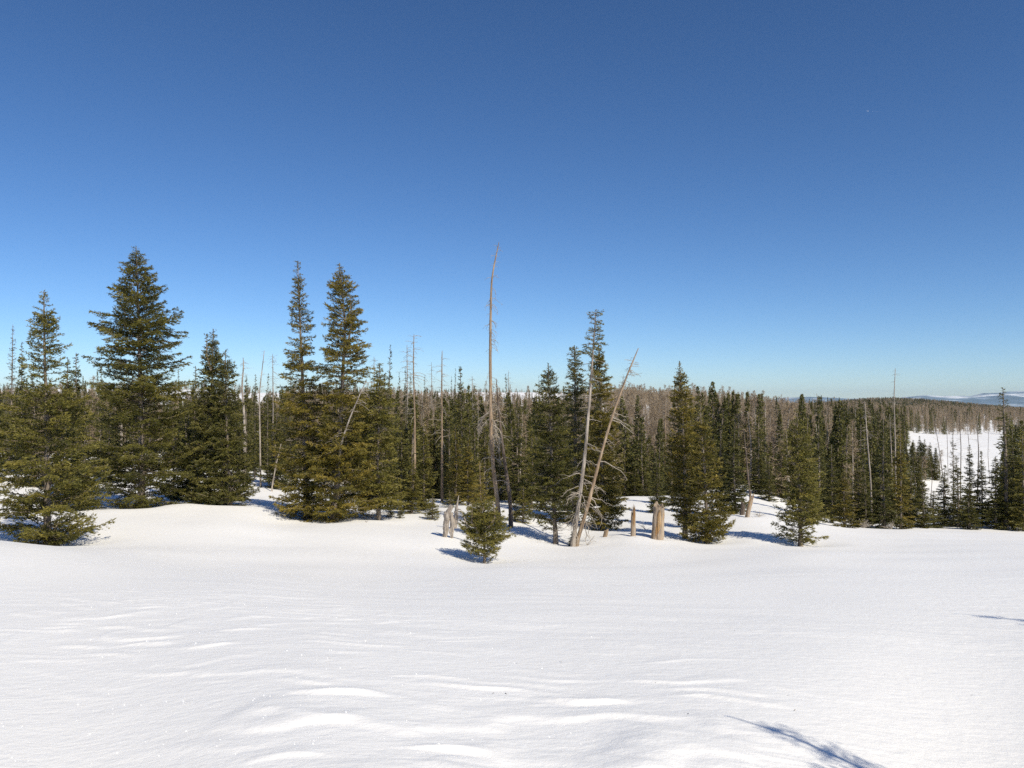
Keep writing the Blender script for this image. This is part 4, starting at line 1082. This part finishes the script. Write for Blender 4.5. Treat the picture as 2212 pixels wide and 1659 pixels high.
def stuff_instances(name, pts, protos):
    pc = bpy.data.collections.new(name + '_source')
    for i, me in enumerate(protos):
        pc.objects.link(bpy.data.objects.new('%s_source_%02d' % (name, i), me))
    n = len(pts); P = np.array([p[:3] for p in pts], np.float32)
    me = bpy.data.meshes.new(name); me.vertices.add(n); me.vertices.foreach_set('co', P.ravel())
    rs = np.random.RandomState(3)
    for nm, ty, val in (('sz', 'FLOAT', [p[3] for p in pts]), ('sxy', 'FLOAT', [p[4] for p in pts]), ('rz', 'FLOAT', [p[5] for p in pts]), ('vi', 'INT', rs.randint(0, len(protos), n))):
        a = me.attributes.new(nm, ty, 'POINT'); a.data.foreach_set('value', np.asarray(val, np.int32 if ty == 'INT' else np.float32))
    o = mesh_obj(name, me)
    ng = bpy.data.node_groups.new(name, 'GeometryNodeTree')
    ng.interface.new_socket('Geometry', in_out='INPUT', socket_type='NodeSocketGeometry')
    ng.interface.new_socket('Geometry', in_out='OUTPUT', socket_type='NodeSocketGeometry')
    nd, lk = ng.nodes, ng.links
    gi = nd.new('NodeGroupInput'); go = nd.new('NodeGroupOutput'); ip = nd.new('GeometryNodeInstanceOnPoints'); ci = nd.new('GeometryNodeCollectionInfo')
    ci.inputs['Collection'].default_value = pc; ci.inputs['Separate Children'].default_value = True; ci.inputs['Reset Children'].default_value = True
    def attr(nm, ty):
        a = nd.new('GeometryNodeInputNamedAttribute'); a.data_type = ty; a.inputs['Name'].default_value = nm
        return a.outputs[0]
    cs = nd.new('ShaderNodeCombineXYZ'); cr = nd.new('ShaderNodeCombineXYZ')
    lk.new(attr('sxy', 'FLOAT'), cs.inputs[0]); lk.new(attr('sxy', 'FLOAT'), cs.inputs[1]); lk.new(attr('sz', 'FLOAT'), cs.inputs[2])
    lk.new(attr('rz', 'FLOAT'), cr.inputs[2])
    lk.new(gi.outputs[0], ip.inputs['Points']); lk.new(ci.outputs[0], ip.inputs['Instance'])
    ip.inputs['Pick Instance'].default_value = True
    lk.new(attr('vi', 'INT'), ip.inputs['Instance Index']); lk.new(cr.outputs[0], ip.inputs['Rotation']); lk.new(cs.outputs[0], ip.inputs['Scale'])
    lk.new(ip.outputs[0], go.inputs[0])
    md = o.modifiers.new('scatter', 'NODES'); md.node_group = ng
    o['kind'] = 'stuff'
    return o
SAME = {}
LIMIT = {'live': 150, 'brown': 230, 'pole': 60}
for kind, pts in PTS.items():
    nm, lab, cat = KN[kind]
    # largest in the picture first
    pts.sort(key=lambda p: -(p[3] / p[7]) if -10 < p[6] < 2222 else 0)
    for i, p in enumerate(pts[:LIMIT[kind]]):
        o = mesh_obj(nm, FAR[kind][i % len(FAR[kind])], None, p[:3])
        o.scale = (p[4], p[4], p[3]); o.rotation_euler = (0, 0, p[5])
        size, rank, wh = where(p[6], p[7], p[3] * 8)
        lb = size + lab + ', ' + rank + ' row, ' + wh
        SAME.setdefault(lb, []).append((p[6], o)); tag(o, lb, cat, lb)
    if len(pts) > LIMIT[kind]: 
        so = stuff_instances({'live': 'far_spruce_forest', 'brown': 'far_dead_forest', 'pole': 'far_dead_poles'}[kind], pts[LIMIT[kind]:], FAR[kind])
        tag(so, {'live': 'mass of living spruces covering the far slopes', 'brown': 'mass of brown dead trees covering the far slopes', 'pole': 'scattered pale dead poles on the far slopes'}[kind], 'forest')

for lb, lst in SAME.items():
    lst.sort(key=lambda q: q[0])
    names = {1: [''], 2: ['left one', 'right one'], 3: ['left one', 'middle one', 'right one']}.get(len(lst), ['leftmost', 'second', 'third', 'fourth', 'fifth', 'sixth', 'seventh', 'eighth', 'ninth', 'tenth', 'eleventh', 'twelfth', 'thirteenth'][:len(lst) - 1] + ['rightmost'])
    if len(lst) > 1 and len(lst) < 15:
        for nm, (_, o) in zip(names, lst): o['label'] = lb + ' ' + nm

def hill_points():
    rng = np.random.RandomState(99); a = []; b = []
    P = []
    for _ in range(5200):
        P.append((rng.uniform(1250, 2700), rng.uniform(420, 1000)))
    for _ in range(15000):
        P.append((rng.uniform(1500, 2750), rng.uniform(1000, 1900)))
    for _ in range(400):
        P.append((rng.uniform(-300, 560), rng.uniform(400, 470))); P.append((rng.uniform(600, 1330), rng.uniform(770, 850)))
    P = np.array(P); X = (P[:, 0] - 1106) / F * P[:, 1]; Y = P[:, 1]; Z = height(X, Y)
    for (px, d), x, y, z in zip(P, X, Y, Z):
        H = rng.uniform(5, 9)
        if px < 1330: H = rng.uniform(2.5, 5)
        (a if rng.rand() < (0.6 if d > 1000 else 0.3) else b).append((x, y, z - 0.2, H / 8, rng.uniform(1.1, 1.8) * H / 8 * (1.35 if d > 1000 else 1), rng.rand() * 6.28))
    return a, b
ha, hb = hill_points()
tag(stuff_instances('hill_forest', ha, FAR['live'][:2]), 'dark forest covering the low hill on the horizon at the right', 'forest')
tag(stuff_instances('hill_dead_forest', hb, FAR['brown'][:2]), 'brown dead forest on the flats before the low hill', 'forest')

# ------------------------------------------------------------------ small things on the snow
def crumbs():
    rng = np.random.RandomState(8)
    m, nd, lk, b = new_mat('ice_crumbs'); b.inputs['Base Color'].default_value = (0.93, 0.94, 0.96, 1); b.inputs['Roughness'].default_value = 0.2
    g = Geo(); n = 300
    px = rng.uniform(0, 900, n); py = rng.uniform(1260, 1655, n) 
    k = rng.rand(n) < 0.25; px[k] = rng.uniform(600, 1300, k.sum())
    for a, c in zip(px, py):
        # distance by marching to the snow
        d = 4.0
        for _ in range(200):
            w = world_at(a, c, d)
            if w[2] < -0.35 and base_height(w[0], w[1])[0] >= w[2]: break
            d *= 1.012
        if d > 14: continue
        x, y = w[0], w[1]; z = hz(x, y); s = 0.0009 * math.exp(rng.uniform(0, 1.7)) * (1 + d / 14)
        V = rng.normal(0, 1, (6, 3)); V = V / np.linalg.norm(V, axis=1)[:, None] * s * np.array([1.3, 1, 0.8])
        base = np.array([[1, 0, 0], [-1, 0, 0], [0, 1, 0], [0, -1, 0], [0, 0, 1], [0, 0, -1.]]) * s * rng.uniform(0.7, 1.3, (6, 1)) + np.array([x, y, z + s * 0.4])
        g.add(base, [[0, 2, 4], [2, 1, 4], [1, 3, 4], [3, 0, 4], [2, 0, 5], [1, 2, 5], [3, 1, 5], [0, 3, 5]])
    o = mesh_obj('ice_crumbs', g.mesh('ice_crumbs', [m])); o['kind'] = 'stuff'
    tag(o, 'tiny glittering ice crumbs scattered on the near snow at the left', 'ice crumbs')
crumbs()

def litter():
    rng = np.random.RandomState(18); g = Geo()
    for wpx, wd, dep, rad in WELLS:
        n = 70; a = rng.rand(n) * 6.28; q = rad * 2.2 * rng.rand(n) ** 0.7
        X = (wpx - 1106) / F * wd + np.cos(a) * q; Y = wd + np.sin(a) * q
        if wpx == 103: k = np.ones(n, bool)
        Z = height(X, Y) + 0.006
        S = rng.uniform(0.008, 0.03, (n, 1)); an = rng.rand(n) * 6.28; d1 = np.stack([np.cos(an), np.sin(an), rng.normal(0, .2, n)], -1) * S; d2 = np.stack([-np.sin(an), np.cos(an), rng.normal(0, .2, n)], -1) * S * 0.3
        B = np.stack([X, Y, Z], -1)
        V = np.stack([B - d1, B + d2, B + d1, B - d2], 1).reshape(-1, 3); i = np.arange(n)[:, None] * 4
        g.add(V, np.concatenate([i + np.array([[0, 1, 2]]), i + np.array([[0, 2, 3]])]), 0, 0.4)
    for _ in range(90):
        px = rng.uniform(700, 2200); d = rng.uniform(5, 28); x = (px - 1106) / F * d; S = rng.uniform(0.004, 0.010); an = rng.rand() * 6.28
        z = hz(x, d) + 0.004; c = np.array([x, d, z]); d1 = np.array([math.cos(an), math.sin(an), 0.15]) * S * 1.6; d2 = np.array([-math.sin(an), math.cos(an), 0]) * S * 0.4
        g.add(np.array([c - d1, c + d2, c + d1, c - d2]), [[0, 1, 2], [0, 2, 3]], 0, 0.4)
    o = mesh_obj('needle_litter', g.mesh('needle_litter', [M_snagdark])); o['kind'] = 'stuff'
    tag(o, 'dark flecks of needles and bark fallen on the snow', 'litter')
litter()

def twig_at(px, py, d, h, label, seed, n=4):
    rng = np.random.RandomState(seed)
    w = world_at(px, py, d); z = hz(w[0], w[1]); g = Geo()
    dead_limbs(rng, g, lambda q: np.stack([q * 0, q * 0, q], -1), np.zeros(n), rng.rand(n) * 6.28, rng.uniform(0.5, 1, n) * h, rng.uniform(0.7, 1.4, n), rng.normal(-0.5, 0.5, n), 3, 0.02, sides=3)
    o = mesh_obj('dead_twig', g.mesh('dead_twig', [M_deadtwig]), None, (w[0], w[1], z - 0.02))
    tag(o, label, 'twig')
twig_at(792, 1128, 35.3, 0.25, 'tiny dead twig poking out on top of the snow mound', 1)
twig_at(1395, 1140, 38, 0.6, 'bent thin twig in the snow between the two upright stumps', 2)
twig_at(1640, 1110, 42, 0.5, 'low dead brush right of the splintered yellow stump', 3, 12)
twig_at(1865, 1128, 46, 0.7, 'grey brush at the feet of the dark firs on the right', 4, 24)
twig_at(1925, 1135, 45.5, 0.7, 'pale tangled brush under the golden olive fir', 5, 16)
twig_at(1268, 1176, 32.5, 0.9, 'thin fallen branch on the snow right of the two leaning trunks', 6, 3)

def airliner():
    d = 15000.0; c = world_at(1874, 240, d)
    m, nd, lk, b = new_mat('aircraft_white'); b.inputs['Base Color'].default_value = (0.85, 0.86, 0.88, 1); b.inputs['Roughness'].default_value = 0.3
    mc, nd, lk, b = new_mat('contrail_vapour'); b.inputs['Base Color'].default_value = (0.8, 0.8, 0.82, 1); b.inputs['Roughness'].default_value = 1
    b.inputs['Alpha'].default_value = 0.03
    root = empty('airliner', c, 'tiny high airliner with short contrail in the upper right sky', 'airplane'); root.scale = (0.6, 0.6, 0.6)
    x = np.array([-30, -27, -20, 0, 18, 26, 30.]); r = np.array([0.3, 2, 3, 3, 2.6, 1.4, 0.3])
    V, Fc = tubes(np.stack([x, x * 0, x * 0], -1)[None], r[None], 10)
    mesh_obj('fuselage', build_mesh('fuselage', V, Fc, [m], None, True), root)
    def slab(name, P, t):
        P = np.array(P, float); V = np.vstack([P + [0, 0, t], P - [0, 0, t]])
        Fq = np.array([[0, 1, 2, 3], [7, 6, 5, 4], [0, 4, 5, 1], [1, 5, 6, 2], [2, 6, 7, 3], [3, 7, 4, 0]])
        mesh_obj(name, build_mesh(name, V, Fq, [m]), root)
    for s in (1, -1):
        slab('wing', [(-6, 2 * s, 0), (6, 2 * s, 0), (14, 28 * s, 1), (11, 28 * s, 1)], 0.4)
        slab('tailplane', [(22, 1 * s, 0), (28, 1 * s, 0), (30, 10 * s, 0), (28, 10 * s, 0)], 0.3)
    V = np.array([(20, -.3, 2), (28, -.3, 2), (30, -.3, 10), (27, -.3, 10), (20, .3, 2), (28, .3, 2), (30, .3, 10), (27, .3, 10)], float)
    mesh_obj('tail_fin', build_mesh('tail_fin', V, np.array([[0, 1, 2, 3], [7, 6, 5, 4], [0, 4, 5, 1], [1, 5, 6, 2], [2, 6, 7, 3], [3, 7, 4, 0]]), [m]), root)
    xs = np.linspace(60, 420, 12)
    V, Fc = tubes(np.stack([xs, xs * 0, -xs * 0.04], -1)[None], np.linspace(3, 6, 12)[None], 8)
    mesh_obj('contrail', build_mesh('contrail', V, Fc, [mc], None, True), root)
airliner()

# ------------------------------------------------------------------ the air
HAZE = True
if HAZE:
    x0, x1, y0, y1, z0, z1 = -24500, 24500, -24500, 24500, -470, 330
    V = np.array([(x, y, z) for z in (z0, z1) for y in (y0, y1) for x in (x0, x1)], float)
    Fq = np.array([[0, 2, 3, 1], [4, 5, 7, 6], [0, 1, 5, 4], [2, 6, 7, 3], [0, 4, 6, 2], [1, 3, 7, 5]])
    hm = bpy.data.materials.new('haze_air'); hm.use_nodes = True
    nt = hm.node_tree; nt.nodes.remove(nt.nodes['Principled BSDF'])
    pv = nt.nodes.new('ShaderNodeVolumePrincipled'); pv.inputs['Color'].default_value = (0.74, 0.89, 1.0, 1); pv.inputs['Density'].default_value = 2.8e-5
    pv.inputs['Anisotropy'].default_value = 0.0
    nt.links.new(pv.outputs[0], nt.nodes['Material Output'].inputs['Volume'])
    o = mesh_obj('haze', build_mesh('haze', V, Fq, [hm])); o['kind'] = 'stuff'
